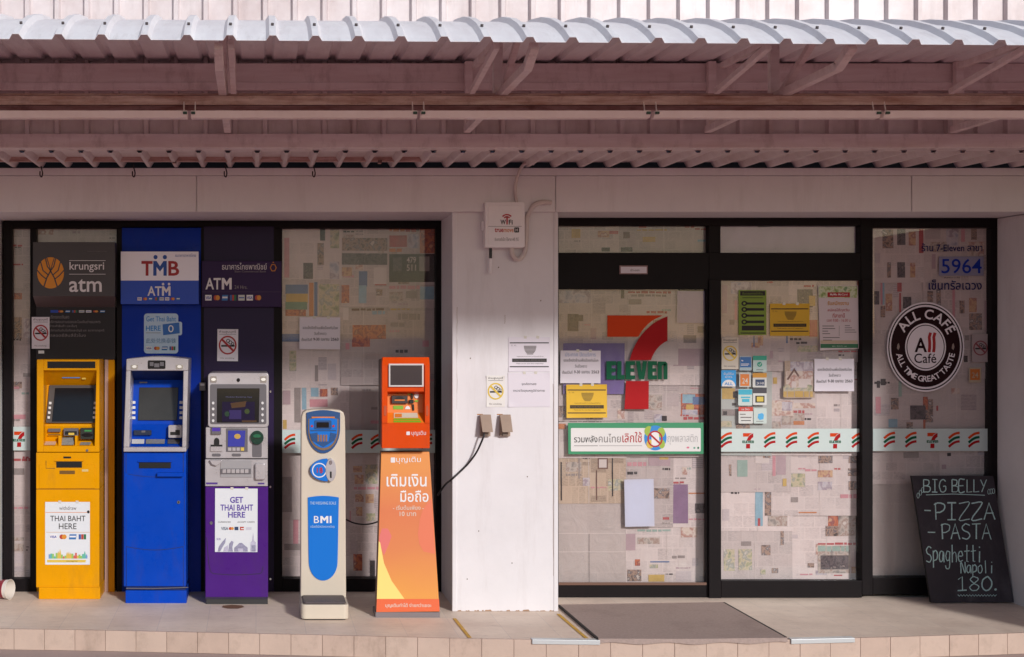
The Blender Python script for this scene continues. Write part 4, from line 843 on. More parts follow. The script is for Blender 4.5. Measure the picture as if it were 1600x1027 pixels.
def no_smoking(x0, y0, x1, y1, d, label, ringm, base, head=True, foot=True, rot=0, group="no smoking stickers"):
    m = MB(); paper(m, x0, y0, x1, y1, d, base, rot); w_, h = x1 - x0, y1 - y0; e = d - .0012
    cx, cy = x0 + .5 * w_, y0 + (.50 if head else .5) * h; R_ = min(.43 * w_, .36 * h)
    if head: m.text("ห้ามสูบบุหรี่", x0 + .10 * w_, y0 + .04 * h, x0 + .90 * w_, y0 + .13 * h, e, tk); m.rect(x0 + .1 * w_, y0 + .155 * h, x0 + .9 * w_, y0 + .165 * h, e, tk)
    m.rect(cx - R_ * .72, cy - .02 * R_, cx + R_ * .78, cy + .18 * R_, e, tk)                         # the cigarette
    for px, py, rr in ((.05, -.48, .22), (.30, -.30, .22), (.55, -.16, .18)):
        m.ring(cx + px * R_, cy + py * R_, rr * R_, rr * R_, .08 * R_, e - .0002, tk, 14)
    m.ring(cx, cy, R_, R_ * 1.05, .17 * R_, e - .0005, ringm, 36)
    a = R_ * .66; w2 = .085 * R_
    m.flat([(cx - a - w2, cy - a + w2), (cx - a + w2, cy - a - w2), (cx + a + w2, cy + a - w2), (cx + a - w2, cy + a + w2)], e - .0008, ringm)
    if foot:
        m.text("No smoking", x0 + .16 * w_, y0 + .88 * h, x0 + .82 * w_, y0 + .94 * h, e, tg)
    tag(m.build("no_smoking_sticker"), label, "sticker", group)
red_r = M("ring_red", "#a5161e", .5); gold_r = M("ring_gold", "#d8b63c", .5)
no_smoking(49.6, 495.5, 77.4, 545, DL - .075, "red ringed no smoking sticker at the lower left corner of the dark bank sign", red_r, wp)
no_smoking(339.5, 514.5, 372, 564.5, DL - .058, "red ringed no smoking sticker on the dark panel over the purple machine", red_r, wp, rot=.6)
no_smoking(760, 587, 789, 636, DP - .003, "gold ringed no smoking sticker on the pillar", gold_r, M("sticker_white", "#e2ddd8", .5))
no_smoking(1127.5, 527.5, 1154, 577, DR - .034, "gold ringed no smoking sticker at the left edge of the right sliding door", gold_r, cream)
no_smoking(1519, 522, 1545, 566, DR - .003, "faded small no smoking sticker right of the round coffee emblem", M("ring_faded", "#8a4248", .6), M("sticker_faded", "#a89a9a", .6), False, False)

# pillar: wireless box with cables
t = thing("wireless_router_box", "white wireless box with red wave logo and stub antenna high on the pillar", "router", (XW(789, DP), DP, ZW(387, DP)))
bw = M("router_plastic", "#ece6e8", .4, var=.03)
m = MB(); m.rrect(758, 316, 820, 387, 3, DP - .085, bw, .085); m.rrect(763, 321, 815, 382, 2, DP - .088, bw, .004)
e = DP - .0895; rd = M("print_router_red", "#b8202a", .5)
for rr in (3, 6.5, 10):
    for i in range(8):
        a0, a1 = math.radians(-140 + 12.5 * i), math.radians(-140 + 12.5 * (i + 1))
        if rr > 4: m.flat([(792 + rr * math.cos(a), 344 + rr * .95 * math.sin(a)) for a in (a0, a1)] + [(792 + (rr - 2.2) * math.cos(a), 344 + (rr - 2.2) * .95 * math.sin(a)) for a in (a1, a0)], e, rd)
m.text("W", 782, 343.5, 790.3, 351, e, tk, .02); m.rect(791.2, 339, 793.4, 351, e, rd); m.text("Fi", 795, 343.5, 801, 351, e, tk, .02)
m.text("true", 773, 356.5, 786.5, 363, e, rd, .02); m.text("move", 787, 358, 802.5, 363, e, orange2, .005); m.rrect(803.5, 355.5, 811, 363.5, 1.2, e, tk); m.text("H", 805.5, 357.2, 809, 361.8, e - .0008, white, .02)
m.text("อินเทอร์เน็ต ไร้สาย ฟรี ที่นี่", 773, 371, 810, 376.5, e, tg)
m.rect(763, 353.6, 815, 354.2, e, tg); m.build("housing", t, .002)
m = MB(); m.tube([P(766.5, 388, DP - .04), P(766.5, 404, DP - .04)], .010, M("antenna_black", "#1e1c1c", .4), 10); m.tube([P(766.5, 404, DP - .04), P(766, 423, DP - .04), P(765.5, 427, DP - .04)], .0115, bw, 10); m.build("antenna", t)
for x in (756.5,):
    m = MB(); m.box(753.5, 346, 759, 360, DP - .05, DP, bw); m.build("bracket", t, .002)
cw = M("cable_white", "#cfc2be", .45)
def curve_pts(ctrl, n=10):
    """Catmull-Rom through points"""
    c = [Vector(p) for p in ctrl]; c = [c[0] * 2 - c[1]] + c + [c[-1] * 2 - c[-2]]; out = []
    for i in range(1, len(c) - 2):
        for k in range(n):
            u = k / n; p0, p1, p2, p3 = c[i - 1:i + 3]
            out.append(.5 * ((2 * p1) + (p2 - p0) * u + (2 * p0 - 5 * p1 + 4 * p2 - p3) * u * u + (3 * p1 - p0 - 3 * p2 + p3) * u ** 3))
    out.append(c[-2]); return out
def cable(name, px, r, mt, label, cat="cable"):
    m = MB(); m.tube(curve_pts([P(*p) for p in px]), r, mt, 8); tag(m.build(name), label, cat)
cable("cable", [(834, 256, 8.46), (826, 254, 8.44), (816, 260, 8.44), (808, 278, 8.45), (805, 297, 8.47), (807, 316, 8.49)], .0105, cw, "thin white cable curving from the soffit down to the wireless box")
cable("cable", [(861, 317, 8.48), (848, 316, 8.47), (836, 320, 8.48), (828, 330, 8.5), (823, 344, 8.515), (822, 372, 8.52), (820, 393, 8.52), (813, 404, 8.52), (805, 404, 8.52), (800, 396, 8.51), (799, 386, 8.51)], .0155, cw, "thick white conduit looping beside and under the wireless box")
# outdoor sockets with flaps
sk = M("socket_plastic", "#9c8574", .5, var=.06, vscale=12); rs = M("rust_stain", "#a8713c", .8, var=.3, vscale=30)
for (x0, lb) in ((750.5, "brown weatherproof socket with a black cable plugged in on the pillar"), (781.5, "brown weatherproof socket without cable on the pillar")):
    t = thing("outdoor_socket", lb, "socket", (XW(x0 + 8, DP), DP, ZW(682, DP)), "weatherproof sockets on the pillar")
    m = MB(); m.box(x0, 649, x0 + 16, 682, DP - .03, DP, sk); m.rect(x0 - 5, 647, x0 + 4, 648.6, DP - .0008, rs); m.build("back_box", t, .003)
    m = MB(); m.slab([P(x0 - .5, 648, DP - .032), P(x0 + 16.5, 648, DP - .032), P(x0 + 20, 675.5, DP - .085), P(x0 + 3.5, 675.5, DP - .085)], .012, sk); m.build("flap", t, .002)
    m = MB(); m.box(x0 + 4, 672, x0 + 12, 681, DP - .045, DP - .03, M("socket_insert", "#7b6a5e", .5)); m.build("outlet", t, .002)
cable("power_cable", [(757, 676, DP - .06), (755, 684, DP - .07), (745, 706, DP - .05), (732, 724, DP - .02), (718, 738, DP - .012), (705, 750, DP - .012), (696, 757, 8.72), (684, 774, 8.82)], .0062, M("cable_black", "#241f20", .5), "black power cable hanging from the socket round the pillar edge")

# small sign in the header of the left door
m = MB(); m.box(968, 415, 1012, 428.5, DR - .068, DR - .06, M("sign_frame", "#8c6a6a", .5)); m.rect(970, 417, 1010.5, 427, DR - .0695, wp); m.text("เข้า-ออก", 985, 420, 999, 424, DR - .0705, tk)
tag(m.build("door_sign", bevel=.001), "small white plate in the black header over the left sliding door", "sign")

# green bordered banner
m = MB(); d = DR - .026
gb = M("banner_green", "#2f8a5e", .45); m.prism([(887.5, 661), (1099.5, 660.5), (1100, 709.5), (888, 710)], d, .002, gb); m.rrect(892, 669, 1095, 705.5, 1.5, d - .001, M("banner_white", "#dcd8d6", .45)); e = d - .002
m.text("รวมพลัง", 897, 680.5, 933.5, 691.5, e, tk, .006); m.text("คนไทย", 935.5, 678, 970, 691.5, e, tg); m.text("เลิกใช้", 972.5, 675, 1003, 691.5, e, tr_, .006); m.text("ถุงพลาสติก", 1043, 679, 1090, 695, e, M("print_pale_grey", "#b4b0b0", .6))
m.rect(897, 696.3, 934, 697.2, e, tg); m.rect(936, 696.4, 1003, 697, e, tg)
m.ell(1024, 684.5, 17.5, 19.5, e, blue2); lime = M("print_lime", "#9ab23c", .5)
m.ell(1014, 674, 7, 8, e - .0004, lime, a0=90, a1=300); m.ell(1033, 676, 6, 8, e - .0004, lime); m.ell(1016, 694, 6, 7, e - .0004, gold); m.ell(1034, 694, 5, 7, e - .0004, lime)
m.flat([(1018, 676), (1029, 674), (1031, 697), (1018, 698)], e - .0008, white); m.ring(1023.5, 686, 12, 13, 2.4, e - .0012, tr_, 30); m.flat([(1014, 679), (1016, 677), (1033, 693), (1031, 695)], e - .0014, tr_)
m.ell(1075, 699.5, 2.2, 1.5, e, pink); m.ell(1085, 700, 1.6, 1.6, e, M("print_leaf", "#6aa08a", .5)); m.ell(1091, 700, 1.5, 1.8, e, green2)
tag(m.build("banner"), "green bordered banner against plastic bags across the left sliding door", "banner")

# right door posters
m = MB(); d = DR - .034; m.box(1154, 453.5, 1197.5, 523.5, d, d + .0015, gp); m.rect(1156.5, 455, 1195.5, 462, d - .001, tk); m.text("ขั้นตอนการเข้าร้าน", 1160, 456.5, 1192, 460.5, d - .0018, gp)
for k, y in enumerate((471.5, 481, 490.5, 500.5)):
    m.ell(1163, y + 2.8, 4.6, 4.0, d - .001, tk); m.rect(1166, y + (.6 if k % 2 else 1.2), 1194, y + 4.6, d - .001, tk); m.ell(1163, y + 2.8, 2.0, 1.8, d - .0018, gp)
m.rect(1159, 509, 1194, 516.5, d - .001, tk); m.rect(1157, 519.8, 1196, 521.4, d - .001, tk); m.rect(1160, 465, 1192, 466, d - .001, tk)
tag(m.build("poster"), "olive green poster with five dark bars on the right sliding door", "poster")
m = MB(); d = DR - .036; m.prism([(1278, 446.5), (1340.5, 446.5), (1342, 545), (1281.5, 547.5)], d, .0015, M("poster_pale", "#d6c8cc", .45)); e = d - .001
gm = photo_mat("pic_leaves", ["#5e8a4a", "#a8b878", "#d8dcc0", "#7c9c6c"], 30)
m.rect(1279, 447.5, 1339.5, 465.5, e, gm); m.rect(1293, 457, 1328, 464.5, e - .0006, tr_); m.text("MyMo MyCard", 1297, 458.6, 1324, 462.8, e - .001, white, .01)
m.text("รับสมัครงาน", 1293, 470.5, 1326, 477, e, M("print_amber", "#c8881c", .5), .02); m.text("สมัครได้ทุกวัน", 1293, 482, 1327, 488, e, tr_, .01); m.text("ที่สาขานี้", 1301, 489.5, 1320, 496.5, e, tr_, .01)
m.text("เวลา 9.00 - 16.00 น.", 1292, 498.5, 1330, 503, e, tr_); m.rect(1311, 509, 1311.5, 525, e, tg)
for i in range(4): m.rect(1285, 509 + i * 4, 1285 + (18, 20, 9, 12)[i], 510.2 + i * 4, e, tg); m.rect(1320, 508.5 + i * 3.4, 1320 + (8, 11, 16, 18)[i], 509.5 + i * 3.4, e, tg)
m.rect(1286, 527, 1312, 528.2, e, tg); m.rect(1286, 531, 1300, 532.2, e, tg); m.rect(1282, 532, 1340, 537, e + .0003, M("poster_tan", "#c8b49c", .5)); m.rect(1282, 537.5, 1341, 544, e, green2); m.text("www. สมัครงาน .com", 1300, 539, 1323, 542.4, e - .0006, M("print_mint", "#a8c8b0", .5))
tag(m.build("poster"), "white poster with red lettering and green base at the top right of the right door", "poster")

# small stickers and cards on the right door
SG = "small stickers and cards on the right sliding door"
def card(x0, y0, x1, y1, base, label, prints=(), r=1.4):
    m = MB(); d = DR - .034; m.rrect(x0, y0, x1, y1, r, d, base, .001)
    for i, (a, b, c, e_, mt) in enumerate(prints): m.rect(x0 + a * (x1 - x0), y0 + b * (y1 - y0), x0 + c * (x1 - x0), y0 + e_ * (y1 - y0), d - .0008 - .0003 * i, mt)
    return m, d, label
def fin(c): tag(c[0].build("sticker"), c[2], "sticker", SG)
c = card(1127, 578.5, 1150, 604, M("sticker_cyan", "#2a9ce0", .4), "cyan square sticker with white half disc under the gold smoking sign"); c[0].text("ยินดีรับ", 1131, 582, 1146, 586, c[1] - .001, white); c[0].text("บัตร", 1133, 587, 1144, 590.5, c[1] - .001, white); c[0].ell(1138.5, 604, 10.5, 10.5, c[1] - .001, white, a0=180, a1=360); c[0].text("ALL", 1132, 597.5, 1145, 602, c[1] - .0018, blue2, .02); fin(c)
c = card(1155.5, 557, 1174.5, 579, M("sticker_blue_grey", "#a8bcc4", .4), "blue sticker with a telephone mark left of the teal topped card", [(.05, .05, .95, .78, M("print_mid_blue", "#1f64a8", .4)), (.12, .52, .8, .57, white), (.12, .62, .7, .66, white)]); c[0].ell(1160, 563, 1.8, 1.8, c[1] - .0025, white, a0=20, a1=200); fin(c)
c = card(1176.5, 556, 1198, 581, M("card_pale_teal", "#b4cac6", .4), "white card with teal top and round tick mark", [(0, 0, 1, .28, teal), (.25, .86, .75, .9, tg)]); c[0].ell(1187, 569.5, 3.9, 3.9, c[1] - .001, teal); c[0].ribbon([(1185, 569.5), (1186.6, 571.2), (1189.3, 567.6)], .8, c[1] - .0018, white); fin(c)
c = card(1155, 582, 1173.5, 605, M("card_grey", "#bfc1bd", .4), "pale card with orange square numbered twenty four", [(.1, .12, .85, .92, orange2)]); c[0].text("24", 1159.5, 591, 1168.5, 599.5, c[1] - .0018, cream, .01); fin(c)
c = card(1176, 583, 1198, 605.5, M("card_white", "#d0d0cc", .4), "white card with amber top and dark photograph", [(0, 0, 1, .32, M("print_amber2", "#c98c22", .4)), (.2, .45, .85, .88, navy)]); c[0].text("24 HR", 1182, 597, 1194, 601, c[1] - .0025, white); fin(c)
c = card(1153.5, 608, 1175.5, 634, M("card_mint", "#c0cdc8", .4), "pale card with cyan top and two cyan lines", [(.02, .03, .98, .34, M("print_cyan", "#35aac4", .4)), (.2, .46, .85, .54, M("print_cyan")), (.28, .60, .8, .78, M("print_cyan"))]); fin(c)
c = card(1176.5, 606, 1198, 633, M("card_white"), "white card with black top and yellow picture", [(.0, .0, 1, .32, M("print_dark_slate", "#3b3a44", .4)), (.18, .46, .84, .86, tk), (.28, .52, .76, .8, M("print_soft_yellow", "#d0b84c", .4))]); fin(c)
c = card(1154, 636, 1176.5, 662, M("card_white"), "white card with red top and lines of print", [(0, 0, 1, .26, M("print_card_red", "#c23c2c", .4)), (.1, .42, .5, .46, tk), (.14, .60, .9, .66, tg), (.18, .80, .85, .84, tk)]); c[0].text("แจ้ง", 1159, 637.6, 1171, 641.2, c[1] - .0025, white); fin(c)
c = card(1177.5, 638, 1198, 662, M("card_mint"), "pale green card with a small blue emblem", [(.2, .84, .75, .87, tg)]); c[0].flat([(1185, 647), (1191, 645.5), (1193.5, 648), (1193, 655), (1187, 656.5), (1184, 653)], c[1] - .001, M("print_sky2", "#4aa8dc", .4)); fin(c)
m = MB(); d = DR - .003; m.rrect(1514, 574.5, 1533.5, 598, 1.2, d, M("sticker_tan", "#b4a48c", .5), .001); m.rect(1516, 577, 1531, 594, d - .001, M("print_dull_orange", "#c06a20", .5)); m.text("24", 1518.5, 582, 1528.5, 590.5, d - .0018, M("sticker_tan"), .01); tag(m.build("sticker"), "small orange sticker numbered twenty four below the faded smoking sticker", "sticker")

# round coffee emblem
m = MB(); d = DR - .004; cx, cy, RX, RY = 1446.2, 542.3, 60.3, 70; cwht = M("emblem_white", "#f2eaee", .6, spec=.2); cbr = M("emblem_brown", "#280f12", .6, spec=.15)
m.ell(cx, cy, RX, RY, d, cwht, .0015, 64); m.ring(cx, cy, RX * .965, RY * .965, RX * .03, d - .0008, cbr, 64)
m.ell(cx, cy, RX * .895, RY * .895, d - .0008, cbr, n=64); m.ell(cx, cy, RX * .53, RY * .53, d - .0014, cwht, n=48); m.ring(cx, cy, RX * .495, RY * .495, RX * .022, d - .002, cbr, 48)
def arc_text(txt, R_, a_mid, span, size, flip, d_, w_=.02):
    vs = [glyphs(c, w_)[0] for c in txt]; wd = [(max(v[0] for v in q) - min(v[0] for v in q) + .10) if q else .30 for q in vs]; tot = sum(wd); acc = 0
    for c, q in zip(txt, wd):
        f = (acc + q / 2) / tot - .5; acc += q; a = a_mid + (span * f if not flip else -span * f); t = math.radians(a)
        x, y = cx + R_ * RX * math.cos(t), cy + R_ * RY * math.sin(t)
        tang = math.atan2(RY * math.cos(t), -RX * math.sin(t))
        m.glyph(c, x, y, size, tang if not flip else tang + math.pi, d_, cwht, w_)
arc_text("ALL CAFÉ", .63, -88, 126, 21, False, d - .0014)
arc_text("ALL TIME GREAT TASTE", .775, 90, 158, 13, True, d - .0014)
for sx in (-1, 1):
    m.flat([(cx + sx * RX * .71 - 2, cy + 2), (cx + sx * RX * .71 - 1, cy - 4), (cx + sx * RX * .71 + 1, cy - 6), (cx + sx * RX * .71 + 2.4, cy), (cx + sx * RX * .71 + .6, cy + 5)], d - .0014, M("emblem_bean", "#9c8a80", .5))
m.text("A", 1429, 528, 1448.5, 550.5, d - .002, cbr, .02)
for x in (1451.5, 1458.5): m.ribbon([(x + 2.5, 520), (x + .5, 527), (x + 1.2, 536), (x + 1.0, 544), (x + .2, 550.5)], 4.6, d - .002, tr_)
m.text("Café", 1428.5, 552.5, 1463, 567.5, d - .002, cbr, .006)
tag(m.build("round_emblem"), "round brown and white coffee emblem on the far right window", "emblem")
# blue number on the right window
m = MB(); d = DR - .003; m.rect(1467, 401, 1537, 431, d, M("number_plate_film", "#8c88a0", .5)); m.text("5964", 1471, 404.5, 1534, 427.5, d - .001, tb, .006)
m.text("ร้าน 7-Eleven สาขา", 1440, 380, 1535, 393, d - .001, M("print_deep_blue", "#101c5c", .6, spec=.2), .012); m.text("เซ็นทรัลเฉวง", 1451, 437, 1534, 453, d - .001, M("print_deep_blue"), .014)
m.text("BRANCH CODE", 1475, 433, 1500, 435, d - .001, tk)
tag(m.build("number_sign"), "blue four digit number with blue writing above and below it on the right window", "sign")
# ------------------------------------------------------------------ cash machines
yel = M("machine_yellow", "#dc9600", .38, var=.05, vscale=3, spec=.12, scuff=.16, dirt=.26, dscale=4.5, dstretch=(1.5, 1, .5), dcol="#4a3a34"); yel_d = M("machine_yellow_seam", "#6e4a08", .6)
blu = M("machine_blue", "#0340ae", .36, var=.06, vscale=2.5, spec=.12, scuff=.16, dirt=.26, dscale=4.5, dstretch=(1.5, 1, .5), dcol="#4a3a34"); blu_d = M("machine_blue_seam", "#06205c", .5); blu_s = M("surround_blue", "#06309c", .4, var=.06, vscale=2, spec=.12, scuff=.16, dirt=.26, dscale=4.5, dstretch=(1.5, 1, .5), dcol="#4a3a34")
pur = M("machine_purple", "#4a2076", .4, var=.06, vscale=2.5, spec=.12, scuff=.16, dirt=.26, dscale=4.5, dstretch=(1.5, 1, .5), dcol="#4a3a34"); pur_d = M("machine_purple_seam", "#241038", .5); pur_s = M("surround_purple", "#22103a", .42, var=.1, vscale=2, spec=.25)
slv = M("machine_silver", "#b8b2b4", .36, metal=.35, var=.05, vscale=4, scuff=.12); slv2 = M("machine_silver_dark", "#6a666a", .4, metal=.3)
scr_m = M("screen_dark", "#141414", .08, spec=.6); scr_g = M("screen_grey", "#3a3834", .12, var=.2, vscale=3); blk = M("slot_black", "#0c0b0b", .4)
key = M("keypad_grey", "#8c8a86", .4, var=.2, vscale=60); btn = M("button_white", "#d8d6d6", .4); gsign = M("sign_dark_grey", "#423b3d", .45, var=.06, vscale=3); gpan = M("panel_dark_grey", "#2a2427", .42, var=.06, vscale=3, spec=.25)
chrome = M("lamp_chrome", "#c8c8c8", .15, metal=.9); lampw = M("lamp_lens", "#f2efe6", .2)
cardm = [M("card_logo_a", "#d8d8e2", .5), M("card_logo_b", "#b03a2a", .5), M("card_logo_c", "#2c6cac", .5), M("card_logo_d", "#c8c6c2", .5), M("card_logo_e", "#345a9c", .5), M("card_logo_f", "#d0872c", .5)]
def card_row(mb, x0, x1, y0, y1, d, n):
    st = (x1 - x0) / n
    for i in range(n):
        a = x0 + st * i + st * .08; b = x0 + st * (i + 1) - st * .14; k = i % 5
        if k == 0: mb.rect(a, y0, b, y1, d, white); mb.text("VISA", a + .6, y0 + (y1 - y0) * .25, b - .6, y0 + (y1 - y0) * .75, d - .0006, tb, .02)
        elif k == 1: mb.ell(a + (b - a) * .36, (y0 + y1) / 2, (b - a) * .32, (y1 - y0) * .46, d, cardm[1]); mb.ell(a + (b - a) * .66, (y0 + y1) / 2, (b - a) * .32, (y1 - y0) * .46, d - .0004, cardm[5])
        elif k == 2: mb.flat([(a + 1, y0), (b, y0), (b - 1, y1), (a, y1)], d, cardm[2]); mb.rect(a + 1, y0 + (y1 - y0) * .3, b - 1, y0 + (y1 - y0) * .6, d - .0004, white)
        elif k == 3:
            for q, mt in enumerate((cardm[4], cardm[1], green2)): mb.rect(a + (b - a) * q / 3, y0, a + (b - a) * (q + .9) / 3, y1, d, mt)
        else: mb.rect(a, y0, b, y1, d, cardm[3]); mb.rect(a + .8, y0 + (y1 - y0) * .4, b - .8, y0 + (y1 - y0) * .6, d - .0004, cardm[4])

# --- yellow machine
df = 8.95
t = thing("cash_machine", "yellow cash machine under the dark sign with round orange emblem", "cash machine", (XW(107, df), 9.1, 0), "cash machines built into the shop front")
m = MB(); m.box(56.5, 707.5, 155.3, 764, df, DL, yel); m.box(56.5, 765, 155.3, 918, df, DL, yel); m.box(57, 763, 154.5, 766, df + .004, DL, yel_d)
m.box(61, 728 - 2, 148, 763.5, df - .004, df + .01, yel); m.box(63, 760, 61, 762, df, df, yel)
m.build("cabinet", t, .006)
m = MB(); m.box(60.5, 918, 156.5, 936.5, df - .012, DL, yel); m.box(57, 916.5, 154, 919, df + .006, DL, yel_d); m.build("plinth", t, .004)
m = MB(); e = df - .0055
m.rect(88, 721, 128, 731, e, blk); m.box(86, 719.5, 130, 721, df - .012, df, yel); m.rect(93, 735.5, 117, 741, e, yel_d); m.rect(99, 713.5, 111, 716.5, e + .004, blk); m.rect(128, 733.5, 138, 737, e, M("label_cream", "#d2b878", .5)); m.ribbon([(72, 720), (72, 732), (86, 732)], .8, e, yel_d); m.build("deposit_slot", t)
m = MB()                                              # recessed head
m.box(57.5, 562, 68, 706.5, df, DL, yel); m.slab([P(151, 562, df), P(155.3, 562, df), P(155.3, 706.5, df), P(147.5, 706.5, df)], DL - df, yel)
m.box(68, 562, 151, 579, df, DL, yel); m.box(68, 697, 148, 706.5, df, DL, yel)
m.slab([P(68, 579, df + .02), P(151, 579, df + .02), P(150, 602, 9.10), P(69, 602, 9.10)], .01, yel)
m.slab([P(68, 600, 9.10), P(151, 600, 9.10), P(149, 668, 9.03), P(68, 668, 9.03)], .02, yel)
m.slab([P(68, 666, 9.02), P(149, 666, 9.02), P(148, 688, 9.05), P(68, 688, 9.05)], .02, yel)
m.slab([P(68, 687, 9.045), P(148, 687, 9.045), P(148, 700, df + .004), P(68, 700, df + .004)], .02, yel)
m.build("head_shell", t, .004)
m = MB(); m.rect(74, 565, 149, 575.5, df - .001, scr_m); m.build("lamp_window", t)
m = MB(); m.slab([P(83, 587, 9.03), P(147, 587, 9.03), P(148, 594.5, 9.075), P(85, 594.5, 9.075)], .004, scr_m)
m.flat([P(97 + 0, 588.5, 9.038), P(125, 588.5, 9.038), P(125, 591, 9.052), P(97, 591, 9.052)] and [(97, 588.5), (125, 588.5), (125, 591), (97, 591)], 9.03, blue2); m.rect(128, 589.5, 134, 593, 9.035, gold); m.build("card_strip", t)
m = MB(); m.slab([P(77, 602, 9.08), P(150.5, 602, 9.08), P(148, 661, 9.012), P(71.5, 661, 9.012)], .015, M("bezel_brown", "#4a423e", .4)); m.slab([P(86, 606.5, 9.070), P(146, 606.5, 9.070), P(146.5, 659, 9.010), P(81, 659, 9.010)], .006, scr_m)
m.build("screen", t, .002)
for k in range(4):
    y = 630 + 7.5 * k; dd = 9.045 - .0105 * k
    for x in (78.5 - .8 * k, 148.5 - .5 * k):
        m = MB(); m.rrect(x - 1.9, y - 1.9, x + 1.9, y + 1.9, .6, dd - .006, btn, .006); m.build("button", t)
m = MB(); m.box(75, 670, 94, 675, 9.005, 9.03, slv2); m.rect(75, 678.5, 94, 680, 9.014, yel_d); m.build("receipt_slot", t, .001)
m = MB(); m.box(99.5, 669.5, 122, 681, 8.99, 9.03, slv2); m.rect(101.5, 674, 120, 679.5, 8.988, blk); m.rect(107, 676.5, 116, 680, 8.986, gold); m.build("note_slot", t, .001)
m = MB(); m.box(125.5, 669, 147, 686.5, 8.995, 9.04, M("reader_dark", "#2c302c", .3)); m.rect(132, 672, 143, 674.5, 8.993, M("reader_green", "#3a8a4c", .3)); m.ell(136, 680, 9, 3, 8.993, scr_m); m.build("card_reader", t, .002)
m = MB(); m.slab([P(71, 690, 9.02), P(88, 690, 9.02), P(86, 695.5, 8.975), P(68.5, 695.5, 8.975)], .01, M("keypad_pale", "#c8a890", .4)); m.slab([P(97, 683, 9.03), P(116, 683, 9.03), P(115, 695.5, 8.97), P(94, 695.5, 8.97)], .01, key); m.slab([P(126, 691, 9.015), P(143, 691, 9.015), P(140, 695.5, 8.975), P(124, 695.5, 8.975)], .01, key)
m.box(91, 681, 96, 698, 8.97, 9.05, yel); m.box(117, 681, 121, 698, 8.97, 9.05, yel); m.build("keypad", t, .002)
m = MB(); m.ell(136, 704, 2, 2, df - .004, slv2, .006); m.build("lock", t)
m = MB(); m.box(163.5, 562, 169, 930, DL - .055, DL, M("trim_pinkwhite", "#c9a79a", .5)); m.box(169, 562, 179, 932, DL - .05, DL, yel); m.box(57, 560, 62, 930, DL - .045, DL, yel); m.build("surround", t, .002)
m = MB(); m.box(56.5, 479, 180, 562, DL - .06, DL - .04, gpan); e = DL - .062
card_row(m, 79, 166, 485, 488.6, e, 8); m.rect(79, 484.6, 91, 488.8, e - .001, M("print_ad_blue", "#1c3fa8", .5)); tpl = M("print_panel_text", "#8a8082", .6)
for i, (s_, a) in enumerate((("บริการกดเงินสด", 108), ("บริการสอบถามยอดและโอนเงินต่างธนาคาร", 157), ("ชำระค่าสินค้า และอื่นๆ", 120), ("บริการเติมเงินมือถือและบัญชี และ ธนาคารกรุงศรี", 163), ("ตลอดยี่สิบสี่ชั่วโมง", 134))): m.text(s_, 77.5, 493 + 7.1 * i, a, 498 + 7.1 * i, e, tpl)
m.rect(60, 548, 69, 552.6, e, btn); m.build("info_panel", t)
m = MB(); m.box(51.5, 378.5, 179.5, 463, 9.03, DL - .04, gsign); m.slab([P(51.5, 463, 9.03), P(179.5, 463, 9.03), P(180, 480, DL - .06), P(57, 480, DL - .06)], .004, M("sign_underside_lit", "#63575a", .5)); e = 9.028  # underside coloured lighter than the face, the light on it painted in
cxk, cyk = 79, 426.5; om = M("print_emblem_orange", "#dc8a14", .45); m.ell(cxk, cyk, 21, 24.5, e, om, n=48)
for s_ in (-1, 1):                                   # the dark branching lines of the emblem
    m.ribbon([(cxk + s_ * 0, cyk - 3), (cxk + s_ * 5, cyk - 10), (cxk + s_ * 8.5, cyk - 25)], 1.7, e - .0012, gsign)
    m.ribbon([(cxk + s_ * 0, cyk - 3), (cxk + s_ * 6, cyk + 8), (cxk + s_ * 10.5, cyk + 22)], 2.0, e - .0012, gsign)
    m.ribbon([(cxk + s_ * 4, cyk + 3), (cxk + s_ * 12, cyk - 4), (cxk + s_ * 15.5, cyk - 17)], 1.7, e - .0016, gsign)
    m.ribbon([(cxk + s_ * 7, cyk + 9.5), (cxk + s_ * 14, cyk + 4), (cxk + s_ * 21, cyk - 4)], 1.7, e - .002, gsign)
m.ribbon([(cxk - 6, cyk - 24), (cxk - 2, cyk - 11), (cxk, cyk - 3)], 1.2, e - .0022, gsign); m.ribbon([(cxk + 6, cyk - 24), (cxk + 2, cyk - 11), (cxk, cyk - 3)], 1.2, e - .0022, gsign)
sw = M("print_sign_white", "#e0dadc", .5); m.text("krungsri", 108.6, 409.5, 162.7, 425.5, e, sw, .006); m.text("atm", 108, 436, 159, 456.5, e, sw, .012); m.rect(108, 407, 165, 407.7, e, sw); m.rect(108, 428.3, 165, 429, e, sw); m.text("www.krungsri.com", 136, 391.8, 167, 394, e, M("print_faint", "#6e6466", .6)); m.build("top_sign", t, .003)

